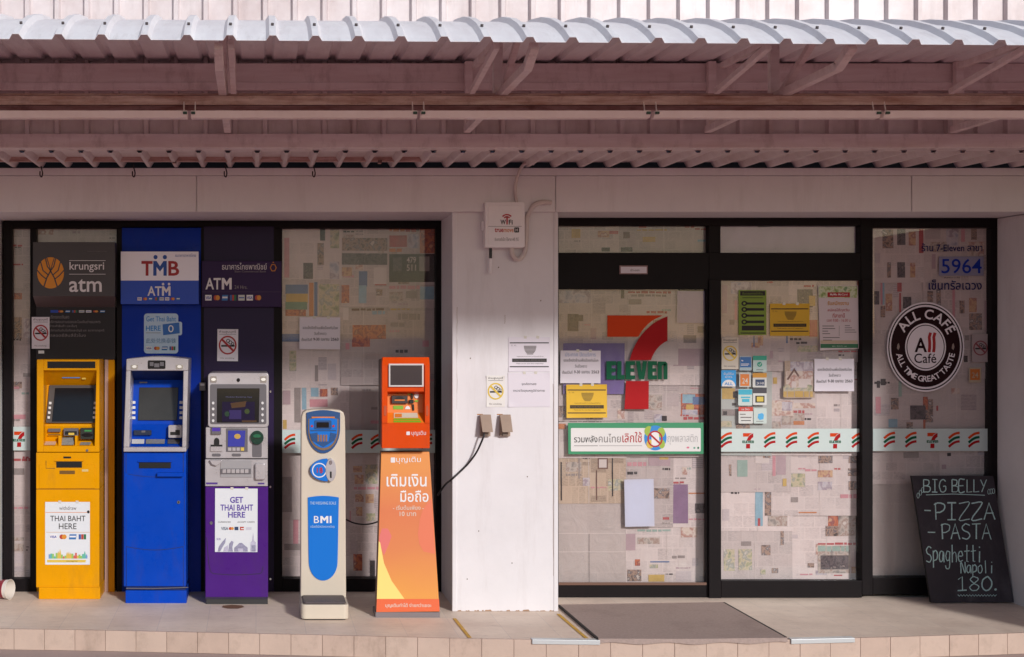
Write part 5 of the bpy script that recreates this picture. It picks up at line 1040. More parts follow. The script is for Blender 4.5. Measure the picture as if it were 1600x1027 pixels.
def poster(name, x0, y0, x1, y1, d, base, label): m = MB(); paper(m, x0, y0, x1, y1, d, base); return m
ppw = M("poster_white", "#d8dade", .4, var=.02, vscale=5)
m = poster("p", 70.5, 784.5, 140.5, 882.5, df - .003, ppw, ""); e = df - .0045
m.text("withdraw", 92.5, 791, 119.5, 797, e, tg); m.rect(71, 800.5, 140, 801.2, e, orange2); m.text("THAI BAHT", 78.5, 806, 133.5, 814.5, e, tk, .002); m.text("HERE", 92, 818, 119.5, 827, e, tk, .002); m.rect(72, 831.5, 140, 832.2, e, M("print_tan", "#d0a888", .6)); card_row(m, 76, 137, 835, 843, e, 4)
pr = random.Random(5); cols = [M("city_teal", "#5fae9a", .6), M("city_green", "#8fb85c", .6), M("city_red", "#c85a50", .6), M("city_blue", "#6c94c4", .6), M("city_gold", "#d4b04c", .6)]
for i in range(22):
    x = 76 + i * 2.75; h = pr.uniform(4, 13) + (7 if i in (6, 13) else 0); k = cols[[3, 0, 1, 0, 1, 4, 4, 1, 2, 1, 4, 4, 4, 1, 2, 2, 4, 1, 1, 0, 0, 3][i]]
    if pr.random() < .5: m.flat([(x, 873), (x + 2.9, 873), (x + 2.9, 873 - h * .55), (x + 1.45, 873 - h), (x, 873 - h * .55)], e - .0003 * (i % 2), k)
    else: m.rect(x, 873 - h * .7, x + 2.9, 873, e - .0003 * (i % 2), k)
m.rect(73.5, 875, 138, 879, e, gold); m.text("www.krungsri.com", 103, 875.8, 121, 878.3, e - .0008, tk); m.ell(138, 800, 2, 2.4, e - .001, blk)
tag(m.build("poster"), "white poster with skyline and baht wording on the yellow cash machine", "poster", "money exchange posters on the cash machines")

def block_m(mb, x0, y0, x1, y1, d, mt):
    """a heavy capital M"""
    w_ = x1 - x0; s = w_ * .24; c = (x0 + x1) / 2; yb = y0 + (y1 - y0) * .72
    mb.rect(x0, y0, x0 + s, y1, d, mt); mb.rect(x1 - s, y0, x1, y1, d, mt)
    mb.flat([(x0 + s, y0), (c, yb - (y1 - y0) * .36), (c, yb), (x0 + s, y0 + (y1 - y0) * .40)], d, mt); mb.flat([(x1 - s, y0), (c, yb - (y1 - y0) * .36), (c, yb), (x1 - s, y0 + (y1 - y0) * .40)], d, mt)
# --- blue machine
df = 8.82
t = thing("cash_machine", "bright blue cash machine with silver framed screen in the middle of the three", "cash machine", (XW(243, df), 9.0, 0), "cash machines built into the shop front")
m = MB(); m.box(193, 706.5, 290.8, 917, df, DL, blu); m.build("cabinet", t, .008)
m = MB(); m.box(196, 923, 291.5, 943.5, df - .012, DL, blu); m.box(197, 916.5, 290, 923.5, df + .01, DL, blu_d); m.ribbon([(197, 919.5), (240, 920), (294, 918)], 1.2, df - .016, slv2); m.build("plinth", t, .004)
m = MB(); arc = [(197.5 + 88.5 * i / 14, 855 + 5.2 * math.sin(math.pi * i / 14)) for i in range(15)]
m.flat([(196.6, 853.8)] + [(x, y - 1.2) for x, y in arc] + [(286.8, 853.8), (286.8, 916.5), (196.6, 916.5)], df - .0012, blu_d); m.prism(arc + [(286, 916.3), (197.5, 916.3)], df - .006, .005, blu); m.build("lower_door", t, .002)
m = MB(); e = df - .002; m.box(217, 722.5, 267, 732, df - .004, df, blk); m.box(215, 720.5, 269, 722.5, df - .012, df, blu); m.box(245.5, 739, 286, 745, df - .035, df, blu); m.ribbon([(197, 709), (197, 740)], .9, e, blu_d); m.ribbon([(286.5, 709), (286.5, 738)], .9, e, blu_d)
m.ribbon([(200 + 86 * i / 10, 741 + 4.5 * math.sin(math.pi * i / 10)) for i in range(11)], .7, e, blu_d); m.ribbon([(197, 745), (197, 853)], .6, e, blu_d); m.ribbon([(288, 745), (288, 853)], .6, e, blu_d); m.build("deposit_slot", t, .002)
m = MB(); m.ell(279, 785, 2.4, 2.6, df - .006, slv2, .006); m.rect(278.3, 783.5, 279.7, 786.5, df - .007, blk); m.build("lock", t)
m = MB(); dh = df - .03                               # silver surround of the head
top = [(197.5 + 97 * i / 14, 561 - 3.6 * math.sin(math.pi * i / 14)) for i in range(15)]
m.prism(top + [(294, 579.5), (197, 579.5)], dh, DL - dh, slv); m.slab([P(197, 579.5, dh), P(204, 579.5, dh), P(202, 699, dh), P(193, 699, dh)], DL - dh, slv); m.slab([P(286.5, 579.5, dh), P(294, 579.5, dh), P(291, 699, dh), P(284.5, 699, dh)], DL - dh, slv); m.prism([(193, 699), (291, 699), (291, 706.2), (192.8, 706.2)], dh, DL - dh, slv)
m.build("head_frame", t, .005)
m = MB(); m.slab([P(204, 579.5, df + .02), P(286.5, 579.5, df + .02), P(285, 594, 9.03), P(205, 594, 9.03)], .01, blu_d); m.slab([P(203, 592, 9.03), P(287, 592, 9.03), P(286, 664, 8.96), P(202, 664, 8.96)], .02, blu); m.slab([P(202, 663, 8.95), P(286, 663, 8.95), P(285, 687, 8.965), P(202, 687, 8.965)], .02, blu); m.slab([P(202, 686, 8.96), P(285, 686, 8.96), P(285, 699.5, df), P(202, 699.5, df)], .02, blu); m.build("head_panel", t, .003)
m = MB(); m.slab([P(217.5, 605.5, 9.012), P(279, 605.5, 9.012), P(276.5, 657, 8.955), P(215.5, 657, 8.955)], .01, scr_g); m.rect(218, 596.8, 230, 598.8, 9.018, slv2); m.build("screen", t, .003)
for k in range(4):
    y = 629 + 8 * k; dd = 8.992 - .009 * k
    for x in (209, 283):
        m = MB(); m.rrect(x - 2.5, y - 2.1, x + 2.5, y + 2.1, .6, dd - .008, btn, .008); m.build("button", t)
for x in (210, 280.5):
    m = MB(); m.rrect(x - 5.5, 570, x + 5.5, 577, 1.5, dh - .004, chrome, .01); m.ell(x, 573, 3.4, 2.2, dh - .006, lampw); m.build("lamp", t)
m = MB(); m.rrect(231, 563.3, 258.5, 576.5, 1.5, dh - .006, scr_m, .01); m.rect(234, 566, 240, 572, dh - .007, slv2); m.rect(250, 566, 256, 572, dh - .007, slv2); m.rect(241, 568, 249, 574, dh - .007, slv2); m.build("camera_window", t, .001)
m = MB(); m.box(209, 672.5, 236.5, 680, 8.935, 8.96, M("slot_blue_dark", "#14223c", .4)); m.rect(221, 673, 227, 676, 8.933, slv2); m.build("receipt_slot", t, .001)
m = MB(); m.rrect(263, 664.5, 284.5, 684.5, 2, 8.91, slv, .05); m.rect(266, 675, 281, 680, 8.908, blk); m.rect(274, 672, 281, 678, 8.907, blk); m.build("card_reader", t, .003)
m = MB()
for a, b, mt in ((206, 225.5, btn), (228, 257.5, key), (262, 281, slv2)): m.slab([P(a, 686.5, 8.94), P(b, 686.5, 8.94), P(b - .5, 693.5, 8.87), P(a - .5, 693.5, 8.87)], .012, mt)
m.build("keypad", t, .002)
m = MB(); m.box(190.5, 354, 314.5, 931, DL - .05, DL - .03, blu_s); m.build("surround", t, .002)
m = MB(); m.rrect(225, 490, 278.5, 552.5, 5, DL - .052, M("sticker_ice", "#b9cfe4", .4), .002); e = DL - .0535
m.text("Get Thai Baht", 228.5, 494.5, 275, 502.5, e, blue2, .004); m.text("HERE", 228, 509, 251, 517, e, blue2, .016); m.rrect(257, 502.8, 284.5, 524, 3, e - .0004, M("sticker_ice")); m.flat([(254, 507), (280, 504), (281, 521), (255, 524)], e - .0012, M("print_note_blue", "#1f66b4", .45)); m.ring(267, 513.8, 4.2, 5.6, 1.8, e - .002, white, 20); m.rect(228, 520, 251, 520.7, e, tg); m.text("此处兑换泰铢", 228, 528.5, 275, 536.5, e, M("print_steel", "#5c86ac", .5)); card_row(m, 227, 276, 541.5, 547.5, e, 4); m.build("exchange_sticker", t)
m = MB(); ds = 9.10; m.box(188.5, 393, 310.5, 475.5, ds, DL - .03, blu_s); m.rect(188.8, 393.3, 310.3, 438.5, ds - .001, M("sign_white", "#f0ecf4", .4)); m.rect(188.8, 438.5, 310.3, 475.3, ds - .001, M("sign_blue", "#0840b4", .4)); e = ds - .0025
m.text("T", 221, 408, 238.5, 431, e, M("print_deep_red", "#a01a20", .5), .03); block_m(m, 239.5, 408, 260.5, 431, e, M("print_strong_blue", "#164a9c", .5)); m.text("B", 263, 408, 280, 431, e, M("print_deep_red"), .02); m.ell(243, 402, 3.2, 3.4, e, M("print_strong_blue"), n=20); m.ell(257.6, 402, 3.2, 3.4, e, M("print_strong_blue"), n=20); m.text("ธนาคารทหารไทย", 274, 396.5, 306, 401.5, e, M("print_strong_blue"))
m.text("AT", 230.5, 447.5, 252.5, 462.3, e, sw, .02); block_m(m, 253, 447.5, 266.5, 462.3, e, sw); m.ell(254.8, 444.2, 2, 2.1, e, sw, n=16); m.ell(264.2, 444.2, 2, 2.1, e, sw, n=16); card_row(m, 214, 283, 464.8, 469.6, e, 8); m.build("top_sign", t, .002)

# --- purple machine
df = 8.77
t = thing("cash_machine", "purple cash machine with silver control panel right of the blue one", "cash machine", (XW(370, df), 9.0, 0), "cash machines built into the shop front")
m = MB(); m.box(320.7, 760, 419, 934, df, DL, pur); m.build("cabinet", t, .006)
m = MB(); g_ = [(323, 840), (326, 880), (329, 893), (333, 896.5)] + [(333 + 73 * i / 8, 896.5 + 2.0 * math.sin(math.pi * i / 8)) for i in range(1, 9)] + [(409, 894.5), (411, 885)]; m.ribbon(g_, 1.1, df - .0012, pur_d); m.rect(321, 933, 418.5, 936, df - .0015, pur_d); m.build("door_seam", t)
m = MB(); m.box(322, 935, 418.5, 946, df + .006, DL, M("plinth_black", "#2c2a2c", .5)); m.build("plinth", t, .003)
m = MB(); m.ell(330, 817.5, 2.3, 2.6, df - .006, slv2, .006); m.build("lock", t)
m = MB(); dh = df - .02; m.rrect(325, 583, 419.8, 668, 5, dh, slv, DL - dh); m.build("head_frame", t, .004)
m = MB(); m.rrect(328.3, 600.5, 416.3, 663, 3, dh - .004, slv2, .006); m.slab([P(339, 607, dh - .006), P(405.6, 607, dh - .006), P(404.5, 660.5, dh - .010), P(339, 660.5, dh - .010)], .006, scr_m); e = dh - .0112
pg = photo_mat("screen_art", ["#1a1234", "#2a1c5c", "#5a4a2c", "#241a48", "#1c4a34"], 18); m.rect(347, 628, 398, 659, e, M("screen_navy", "#161030", .15)); m.text("Mobile Banking App", 353, 619.5, 394, 622, e - .0006, M("screen_text", "#5a5a80", .3)); m.flat([(360, 630), (385, 627), (383, 636), (362, 638)], e - .0006, M("screen_amber", "#4a3018", .3)); m.rect(358, 641, 377, 655, e - .0006, M("screen_violet", "#2a1c58", .3)); m.ell(386, 643, 4, 4, e - .0006, M("screen_olive", "#34441c", .3)); m.ell(355, 647, 4, 4, e - .0006, M("screen_green", "#1c3c28", .3)); m.rect(378, 657, 401, 659.6, e - .0006, M("screen_amber")); m.build("screen", t, .002)
for k in range(4):
    for x in (333, 410.2):
        m = MB(); m.ell(x, 630 + 9.2 * k, 2, 2.2, dh - .012, btn, .012, 14); m.build("button", t)
for x in (333.6, 411.6):
    m = MB(); m.rrect(x - 5, 588, x + 5, 598, 1.5, dh - .004, chrome, .01); m.ell(x, 593, 3.6, 2.3, dh - .006, lampw); m.build("lamp", t)
m = MB(); m.ell(372.4, 594, 2.8, 3, dh - .004, scr_m, .008, 18); m.build("camera_lens", t)
m = MB(); m.box(321.5, 668, 418.5, 716.5, df - .01, DL, slv); m.box(320.5, 718, 418.3, 760, df - .014, DL, slv); m.box(322, 716, 417.5, 718.5, df + .008, DL, blk); m.rect(322, 754, 340, 757, df - .0155, M("label_purple", "#4a2c80", .5)); m.rect(403, 754.5, 413, 757, df - .0155, M("label_purple")); m.build("control_panel", t, .004)
m = MB(); m.box(330, 667.5, 345.5, 679, df - .03, df - .01, slv2); m.rect(331.5, 668.5, 344, 674, df - .0315, M("screen_violet2", "#4a30a0", .3)); m.build("contactless_reader", t, .003)
m = MB(); e = df - .0125; m.ell(338.5, 689.5, 4.2, 5.2, e, blk); m.rect(334.3, 689.5, 342.7, 697, e - .0004, blk); m.rect(329, 695, 347.5, 698, e - .0008, blk); m.box(329, 698, 347.5, 705.5, df - .022, df, slv); m.rrect(331, 709, 345, 713.5, 2.2, e, slv2); m.build("receipt_slot", t)
m = MB(); m.box(353.5, 669.5, 387, 706, df - .016, df - .01, slv2); m.slab([P(356.5, 673, df - .020), P(383.5, 673, df - .020), P(382, 698, df - .020), P(356, 698, df - .020)], .004, M("screen_indigo", "#3a3f9e", .2)); m.ell(371, 682, 5, 4, df - .0215, M("screen_sun", "#c09a4a", .3))
for k in range(4): m.rect(356.5 + 6.6 * k, 699.5, 361.5 + 6.6 * k, 704.5, df - .018, (slv, slv, slv, gold)[k])
m.rrect(362, 709, 376.5, 713.5, 2.2, e, slv2); m.build("keypad", t, .001)
m = MB(); m.rrect(394, 690, 409, 714.5, 2, df - .013, slv2, .006); m.ell(401.6, 684, 10.4, 10.8, df - .032, M("reader_bottle_green", "#12382c", .25), .022, 28); m.ell(401.6, 681.5, 6, 3, df - .0335, M("reader_glow", "#1c6444", .3)); m.rect(395, 684, 408, 685.4, df - .034, blk); m.build("card_reader", t, .002)
m = MB(); m.box(344.5, 719.5, 393, 746, df - .020, df - .014, M("tray_grey", "#9a9698", .4)); m.box(344.5, 732.5, 392, 741, df - .024, df - .016, slv2)
for k in range(6): m.rrect(347.5 + 7 * k, 733.5, 353.2 + 7 * k, 739.5, 1, df - .028, slv, .006)
m.build("note_shutter", t, .001)
m = MB(); m.prism([(327, 719.5), (347.5, 719.5), (344, 724), (338, 728.5), (331, 726)], df - .04, .03, slv); m.build("knob", t, .004)
m = MB(); m.rrect(398.5, 724, 414.5, 750, 3, df - .045, slv, .035); m.build("handle", t, .006)
m = MB(); m.box(318.5, 354, 428, 931, DL - .052, DL - .03, pur_s); m.build("surround", t, .002)
m = MB(); m.box(311.5, 598, 321, 610.5, DL - .10, DL - .04, slv2); m.rect(313, 599.5, 319.5, 603, DL - .101, btn); m.build("junction_box", t, .002)
for y in (612, 761, 905, 932):
    m = MB(); m.ell(422.5, y, 1.5, 1.7, DL - .056, chrome, .004, 10); m.build("bolt", t)
m = MB(); ds = 9.16; m.box(315, 408, 440, 480, ds, DL - .03, M("sign_plum", "#2e1146", .45, spec=.25)); e = ds - .002
m.text("ธนาคารไทยพาณิชย์", 347, 411, 417, 421.5, e, sw); m.text("Siam Commercial Bank", 366.5, 422.6, 416, 425.8, e, tpl); m.ring(427, 418.5, 5.4, 6.5, 1.6, e, M("print_bell", "#c87a18", .5), 6); m.flat([(425.5, 411), (428.5, 411), (427, 408.8)], e, M("print_bell"))
m.text("AT", 321, 434.5, 345, 452.5, e, sw, .02); block_m(m, 346.5, 434.5, 362, 452.5, e, sw); m.text("24 Hrs.", 366.5, 446, 386.5, 451.6, e, tpl); card_row(m, 319.5, 410, 461, 469.8, e, 7); m.rect(316, 456, 439, 456.6, e, M("print_plum_line", "#4a3050", .5)); m.build("top_sign", t, .003)
m = MB(); paper(m, 336, 763.5, 402.4, 862.7, df - .003, ppw, .2); e = df - .0048; vt = M("print_violet", "#54389a", .5)
m.text("GET", 359.5, 776.5, 380, 786, e, vt, .022); m.text("THAI BAHT", 344.5, 788.5, 395.5, 798, e, vt, .016); m.text("HERE", 356.5, 800, 383, 809, e, vt, .02); m.text("CURRENCIES", 340.5, 814.6, 360.5, 817, e, tg); m.text("ACCEPT CARDS", 371, 814.6, 398, 817, e, tg); m.text("VISA", 345.5, 823.5, 356.5, 828.5, e, navy, .01); m.ell(359.8, 826, 2.3, 2.3, e, cardm[1]); m.ell(363, 826, 2.3, 2.3, e - .0003, cardm[5]); m.rect(366.5, 823.3, 372.5, 828.6, e, navy); m.rect(375, 823.3, 381, 828.6, e, cardm[1]); m.rect(376.5, 825.5, 381, 827, e - .0004, white); m.rect(384.5, 824, 393, 828, e, M("print_pale", "#c4c0cc", .5)); m.text("SCB", 338.5, 841, 344.5, 844, e, vt)
lil = M("print_lilac_grey", "#8f8ca4", .6, var=.25, vscale=60); lil2 = M("print_lilac", "#b7b2c6", .6, var=.2, vscale=60)
m.flat([(340, 862), (342, 854), (348, 846), (353, 840.5), (352, 848), (346, 858), (344, 862)], e, lil); m.flat([(357, 862), (358, 850), (362, 845), (365, 847), (363, 855), (364, 862)], e, lil); m.flat([(349, 862), (350, 856), (356, 852), (357, 862)], e, lil2); m.flat([(366, 862), (366, 856), (371, 852), (374, 848.5), (378, 848.5), (382, 852), (387, 856), (387, 862)], e, lil); m.flat([(372, 862), (372, 857), (380, 857), (380, 862)], e - .0004, lil2); m.flat([(391, 862), (391.5, 848), (394, 845), (395.6, 832), (397, 845), (400, 848), (401, 862)], e, lil2); m.rect(393, 852, 399, 862, e - .0004, lil)
tag(m.build("poster"), "white poster with violet wording and grey temples on the purple cash machine", "poster", "money exchange posters on the cash machines")

# ------------------------------------------------------------------ weighing scale
t = thing("weighing_scale", "cream coin operated weighing scale with blue panels and dark step plate", "weighing scale", (XW(507, 8.4), 8.45, 0))
crm = M("scale_cream", "#cfc2b0", .38, var=.04, vscale=3, coat=.1); bl3 = M("scale_blue", "#0c70cc", .35, spec=.3); bl4 = M("scale_blue_dark", "#1c4a80", .35); och = M("scale_ochre", "#7a6048", .45)
dc = 8.52
m = MB(); tp = [(470.5, 668), (471, 652), (473, 645), (478, 641.5), (490, 640), (520, 640), (532, 641.5), (537, 645), (539, 652), (539.5, 668), (541, 948), (469.5, 948)]
m.prism(tp, dc, .11, crm); m.build("column", t, .008)
m = MB(); dbs = 8.275
def rbox(mb, X0, X1, Y0, Y1, Z0, Z1, r, mt):
    pts = []
    for cx_, cy_, a in ((X1 - r, Y0 + r, -90), (X1 - r, Y1 - r, 0), (X0 + r, Y1 - r, 90), (X0 + r, Y0 + r, 180)):
        for i in range(6): q = math.radians(a + 18 * i); pts.append((cx_ + r * math.cos(q), cy_ + r * math.sin(q)))
    n = len(pts); mb.mesh([(x, y, Z0) for x, y in pts] + [(x, y, Z1) for x, y in pts], [tuple(range(n - 1, -1, -1)), tuple(range(n, 2 * n))] + [(i, (i + 1) % n, n + (i + 1) % n, n + i) for i in range(n)], mt)
X0, X1 = XW(470.5, dbs), XW(545, dbs); rbox(m, X0, X1, dbs, 8.66, .008, .098, .03, crm); rbox(m, X0 + .012, X1 - .012, dbs + .012, 8.64, 0, .01, .03, blk); m.build("base", t, .008)
m = MB(); rbox(m, X0 + .014, X1 - .016, dbs + .015, dc - .006, .1, .112, .02, M("scale_plate", "#4e4446", .55, var=.15, vscale=20, bump=.2, bscale=200)); m.build("step_plate", t, .003)
def shield(x0, y0, x1, y1, k=.42, top=4):
    w_, cx_ = x1 - x0, (x0 + x1) / 2; ym = y0 + (y1 - y0) * k; pts = [(x0 + w_ * i / 10, y0 + top - top * math.sin(math.pi * i / 10)) for i in range(11)]
    pts += [(cx_ + w_ / 2 * math.cos(math.radians(a)), ym + (y1 - ym) * math.sin(math.radians(a))) for a in range(0, 181, 12)]; return pts
m = MB(); m.prism(shield(479, 641, 531.5, 708.5), dc - .012, .012, bl4); m.prism(shield(481.5, 651, 529, 704), dc - .016, .004, och); m.prism(shield(483.5, 653, 527, 700, .4, 2), dc - .019, .003, bl3)
m.rect(487, 651.3, 523, 653.2, dc - .0195, orange2); m.rrect(491, 657, 518, 671, 2, dc - .022, bl4, .003); m.rrect(494.5, 660, 514, 668.5, .8, dc - .0235, scr_m, .002); m.ell(487.5, 666, 2, 1.8, dc - .0215, tr_); m.ell(521, 666, 2, 1.8, dc - .0215, tr_); m.prism([(484, 678), (496, 676), (499, 690), (514, 690), (516, 676), (526, 678), (523, 688), (505, 699), (487, 688)], dc - .021, .002, bl4)
for k in range(4): m.rect(496 + 4.2 * k, 679.5, 498.8 + 4.2 * k, 690, dc - .0225, M("scale_vent", "#8a6248", .5))
m.rect(485, 672, 525, 674, dc - .0205, bl4); m.build("display_head", t, .001)
m = MB(); half = [(512, 717), (512, 752.5)] + [(512 - 27.5 * math.sin(math.radians(a)), 734.7 + 17.8 * math.cos(math.radians(a))) for a in range(15, 180, 15)]
m.prism(half, dc - .03, .03, bl3); m.ell(517, 734.7, 8.3, 18, dc - .034, slv, .034, 30); m.rect(515.5, 737, 518.3, 747, dc - .0352, blk); m.ell(516.5, 723, 2.6, 3.5, dc - .0352, chrome); m.ring(499, 735, 11.5, 11.5, 1.6, dc - .0312, white, 30); m.text("1", 495, 731, 496.6, 739, dc - .0312, tr_, .03); m.text("B", 499.5, 731, 504.5, 739, dc - .0312, tr_, .02); m.rect(501.7, 729.6, 502.5, 740.4, dc - .0318, tr_); m.build("coin_slot", t, .002)
m = MB(); bp = [(481 + 48.5 * i / 10, 777.5 - 2.5 * math.sin(math.pi * i / 10)) for i in range(11)] + [(528, 860)] + [(505 + 22.5 * math.cos(math.radians(a)), 878 + 29.5 * math.sin(math.radians(a))) for a in range(0, 181, 12)] + [(482, 860)]
m.prism(bp, dc - .006, .006, bl3); e = dc - .0075; m.text("THE WEIGHING SCALE", 484.5, 784, 525, 788.5, e, M("print_ice", "#bcd4e8", .5)); m.text("B", 490.5, 806.5, 498.5, 817.5, e, white, .004); block_m(m, 500.5, 806.5, 513, 817.5, e, white); m.rect(515.2, 806.5, 518, 817.5, e, white); m.text("เครื่องชั่งน้ำหนักหยอดเหรียญ", 485, 820.5, 522.5, 825.5, e, M("print_ice")); m.build("front_panel", t, .001)

# ------------------------------------------------------------------ top-up kiosk
t = thing("payment_kiosk", "orange mobile top up machine standing on a tapered poster pedestal", "payment machine", (XW(638, 8.5), 8.6, 0))
org = M("kiosk_orange", "#d6480c", .4, var=.04, vscale=4, spec=.12, scuff=.16, dirt=.26, dscale=4.5, dstretch=(1.5, 1, .5), dcol="#4a3a34"); orgi = M("kiosk_orange_light", "#e87a1e", .4); kg_ = M("kiosk_housing", "#4e3c3a", .5)
dk_ = 8.40; z = DL - dk_
m = MB(); m.box(597.5, 562, 671, 699, dk_ + .096, 8.78, kg_); m.build("housing", t, .012)
m = MB(); m.slab([P(598, 558.5, dk_ + .03), P(670.5, 558.5, dk_ + .03), P(671.5, 571, dk_), P(597, 571, dk_)], .08, org); m.box(597, 571, 605.5, 662, dk_, dk_ + .09, org); m.box(664, 571, 671.5, 662, dk_, dk_ + .09, org); m.box(605.5, 571, 664, 612, dk_ + .012, dk_ + .09, org); m.box(597, 661, 671.5, 700.5, dk_, dk_ + .09, org)
m.slab([P(605.5, 611, dk_ + .012), P(664, 611, dk_ + .012), P(662, 616, dk_ + .085), P(607, 616, dk_ + .085)], .004, org); m.slab([P(605, 612, dk_ + .09), P(666, 612, dk_ + .09), P(664, 646, dk_ + .08), P(605, 646, dk_ + .08)], .004, orgi); m.slab([P(605, 645, dk_ + .08), P(664, 645, dk_ + .08), P(664, 662, dk_ + .004), P(605, 662, dk_ + .004)], .004, orgi)
m.text("บุญเติม", 643, 673.5, 665.5, 682, dk_ - .0015, sw); m.rrect(635, 674.5, 640.5, 680, 1, dk_ - .0012, sw); m.rrect(599.8, 634, 604, 650, 1.5, dk_ - .003, M("kiosk_grille", "#b84a1c", .6), .004); m.rrect(665.5, 634, 669.6, 650, 1.5, dk_ - .003, M("kiosk_grille"), .004); m.build("front_shell", t, .004)
m = MB(); m.box(607.5, 568.5, 662, 604.5, dk_ - .002, dk_ + .02, M("kiosk_screen_frame", "#cfc6c4", .4)); m.box(610, 571, 659.5, 602, dk_ - .004, dk_ + .0, M("kiosk_screen", "#3c3438", .16)); m.build("screen", t, .001)
m = MB(); dr_ = dk_ + .06; m.box(612, 618.8, 637, 630.8, dr_, dk_ + .1, M("acceptor_dark", "#3a2e2c", .4)); m.ell(624.5, 624, 7, 4.5, dr_ - .002, blk, a0=180, a1=360); m.rect(616.5, 624.5, 632.5, 626.5, dr_ - .0024, orange2); m.build("note_acceptor", t, .002)
m = MB(); m.prism([(642, 614.5), (644.5, 614.5), (646, 623), (643.5, 623)], dr_ + .01, .02, blk); m.box(640, 625, 646.5, 630.5, dr_, dk_ + .1, blk); m.prism([(644, 632), (647, 632), (647.5, 641.5), (645, 641.5)], dr_ + .01, .02, blk); m.ell(651, 618.5, 3.6, 4, dk_ + .079, white); m.rect(637, 614.2, 642, 616.8, dk_ + .078, M("kiosk_green", "#7cb028", .5)); m.rect(648, 625.5, 653.5, 628, dk_ + .078, M("kiosk_green")); m.build("coin_slot", t, .001)
m = MB(); m.rect(614.5, 634, 630, 639.8, dk_ + .078, M("kiosk_green")); m.ell(637, 639.5, 4, 5, dk_ + .078, white, a0=180, a1=360)
def on(x, y): return dk_ + .076 - (y - 645) / 17 * .076
for (a, b, c_, e_, mt) in ((615.5, 645.2, 652, 653, M("kiosk_label", "#cfc4b0", .5)), (615, 654, 655, 656.5, M("kiosk_green")), (615, 657.5, 657, 660, M("kiosk_green"))): m.face([P(a, b, on(a, b)), P(c_, b, on(a, b)), P(c_ + 1.5, e_, on(a, e_)), P(a, e_, on(a, e_))], mt)
m.face([P(617, 646.5, on(0, 646.5) - .002), P(628, 646.5, on(0, 646.5) - .002), P(628, 652, on(0, 652) - .002), P(617, 652, on(0, 652) - .002)], orange2); m.build("instruction_label", t)
m = MB(); q0, q1 = 8.43, 8.37                           # leaning poster front
def pd(y): return 8.50 + (8.365 - 8.50) * (y - 706) / 260
fr = [P(x, y, pd(y)) for x, y in ((595.5, 706.5), (671, 706), (687, 956), (588, 957))]
fade = bpy.data.materials.new("pedestal_print"); fade.use_nodes = True; nt_ = fade.node_tree; b_ = nt_.nodes["Principled BSDF"]; b_.inputs["Roughness"].default_value = .45
tc_ = nt_.nodes.new("ShaderNodeTexCoord"); sp_ = nt_.nodes.new("ShaderNodeSeparateXYZ"); rp_ = nt_.nodes.new("ShaderNodeValToRGB"); nt_.links.new(tc_.outputs["Object"], sp_.inputs[0])
nn_ = nt_.nodes.new("ShaderNodeTexNoise"); nn_.inputs["Scale"].default_value = 5; nt_.links.new(tc_.outputs["Object"], nn_.inputs[0])
ma_ = nt_.nodes.new("ShaderNodeMath"); ma_.operation = 'MULTIPLY_ADD'; ma_.inputs[1].default_value = .12; nt_.links.new(nn_.outputs[0], ma_.inputs[0]); nt_.links.new(sp_.outputs["Z"], ma_.inputs[2])
el = rp_.color_ramp.elements; el[0].position = .1; el[0].color = (*lin("#e0982e"), 1); el[1].position = 1.05 if False else 1.0; el[1].color = (*lin("#da862c"), 1); x_ = el.new(.5); x_.color = (*lin("#d47638"), 1); x_ = el.new(.72); x_.color = (*lin("#d26c34"), 1)
nt_.links.new(ma_.outputs[0], rp_.inputs[0]); nt_.links.new(rp_.outputs[0], b_.inputs["Base Color"])
m.slab(fr, .10, fade, M("pedestal_edge", "#8a6a58", .5))
def R2(pts, mt, off): m.face([P(x, y, pd(y) - off) for x, y in pts], mt)
arcp = lambda cx_, cy_, r, a0, a1, n=14: [(cx_ + r * math.cos(math.radians(a0 + (a1 - a0) * i / n)), cy_ + r * 1.05 * math.sin(math.radians(a0 + (a1 - a0) * i / n))) for i in range(n + 1)]
R2([(674.5, 780)] + [(668, 786), (661, 796), (656, 812), (653, 834), (655, 850), (662, 862), (680, 866)], M("poster_coral", "#dc6e48", .5), .0012)
R2([(592.8, 838), (597, 826), (606, 826), (612, 838), (607, 852), (600, 868), (592, 848)], M("poster_rose", "#d86860", .5), .0012)
R2([(591.8, 846)] + [(594, 848), (600, 880), (612, 908), (632, 936), (588.8, 936)], M("poster_lemon", "#f0d070", .5), .0014)
R2([(588.9, 936), (686, 936), (687, 955.5), (588, 956.5)], M("poster_band_orange", "#dc5a20", .5), .0016)
pf = lambda off: (lambda x, y: pd(y) - off)
m.text("บุญเติม", 619, 714, 657.5, 725, pf(.002), white); m.rrect(610.5, 715, 617.5, 723, 1.2, pd(719) - .0022, white); m.text("เติมเงิน", 604, 741, 666.5, 760.5, pf(.002), white, .012); m.text("มือถือ", 625.5, 766, 669.5, 784.5, pf(.002), white, .012); m.text("- เริ่มต้นเพียง -", 614, 789.5, 662, 796.8, pf(.002), cream, .004); m.text("10 บาท", 624.5, 799.5, 650, 806.5, pf(.002), cream, .004); m.text("บุญเติมทำได้ ง่ายกว่าเยอะ", 602, 942.5, 674, 950.5, pf(.0028), cream, .008); m.build("poster_pedestal", t, .003)
m = MB(); m.box(586.5, 957, 687.5, 965.8, 8.362, 8.56, M("kiosk_base_grey", "#7c7274", .55, var=.08)); m.build("base", t, .004)

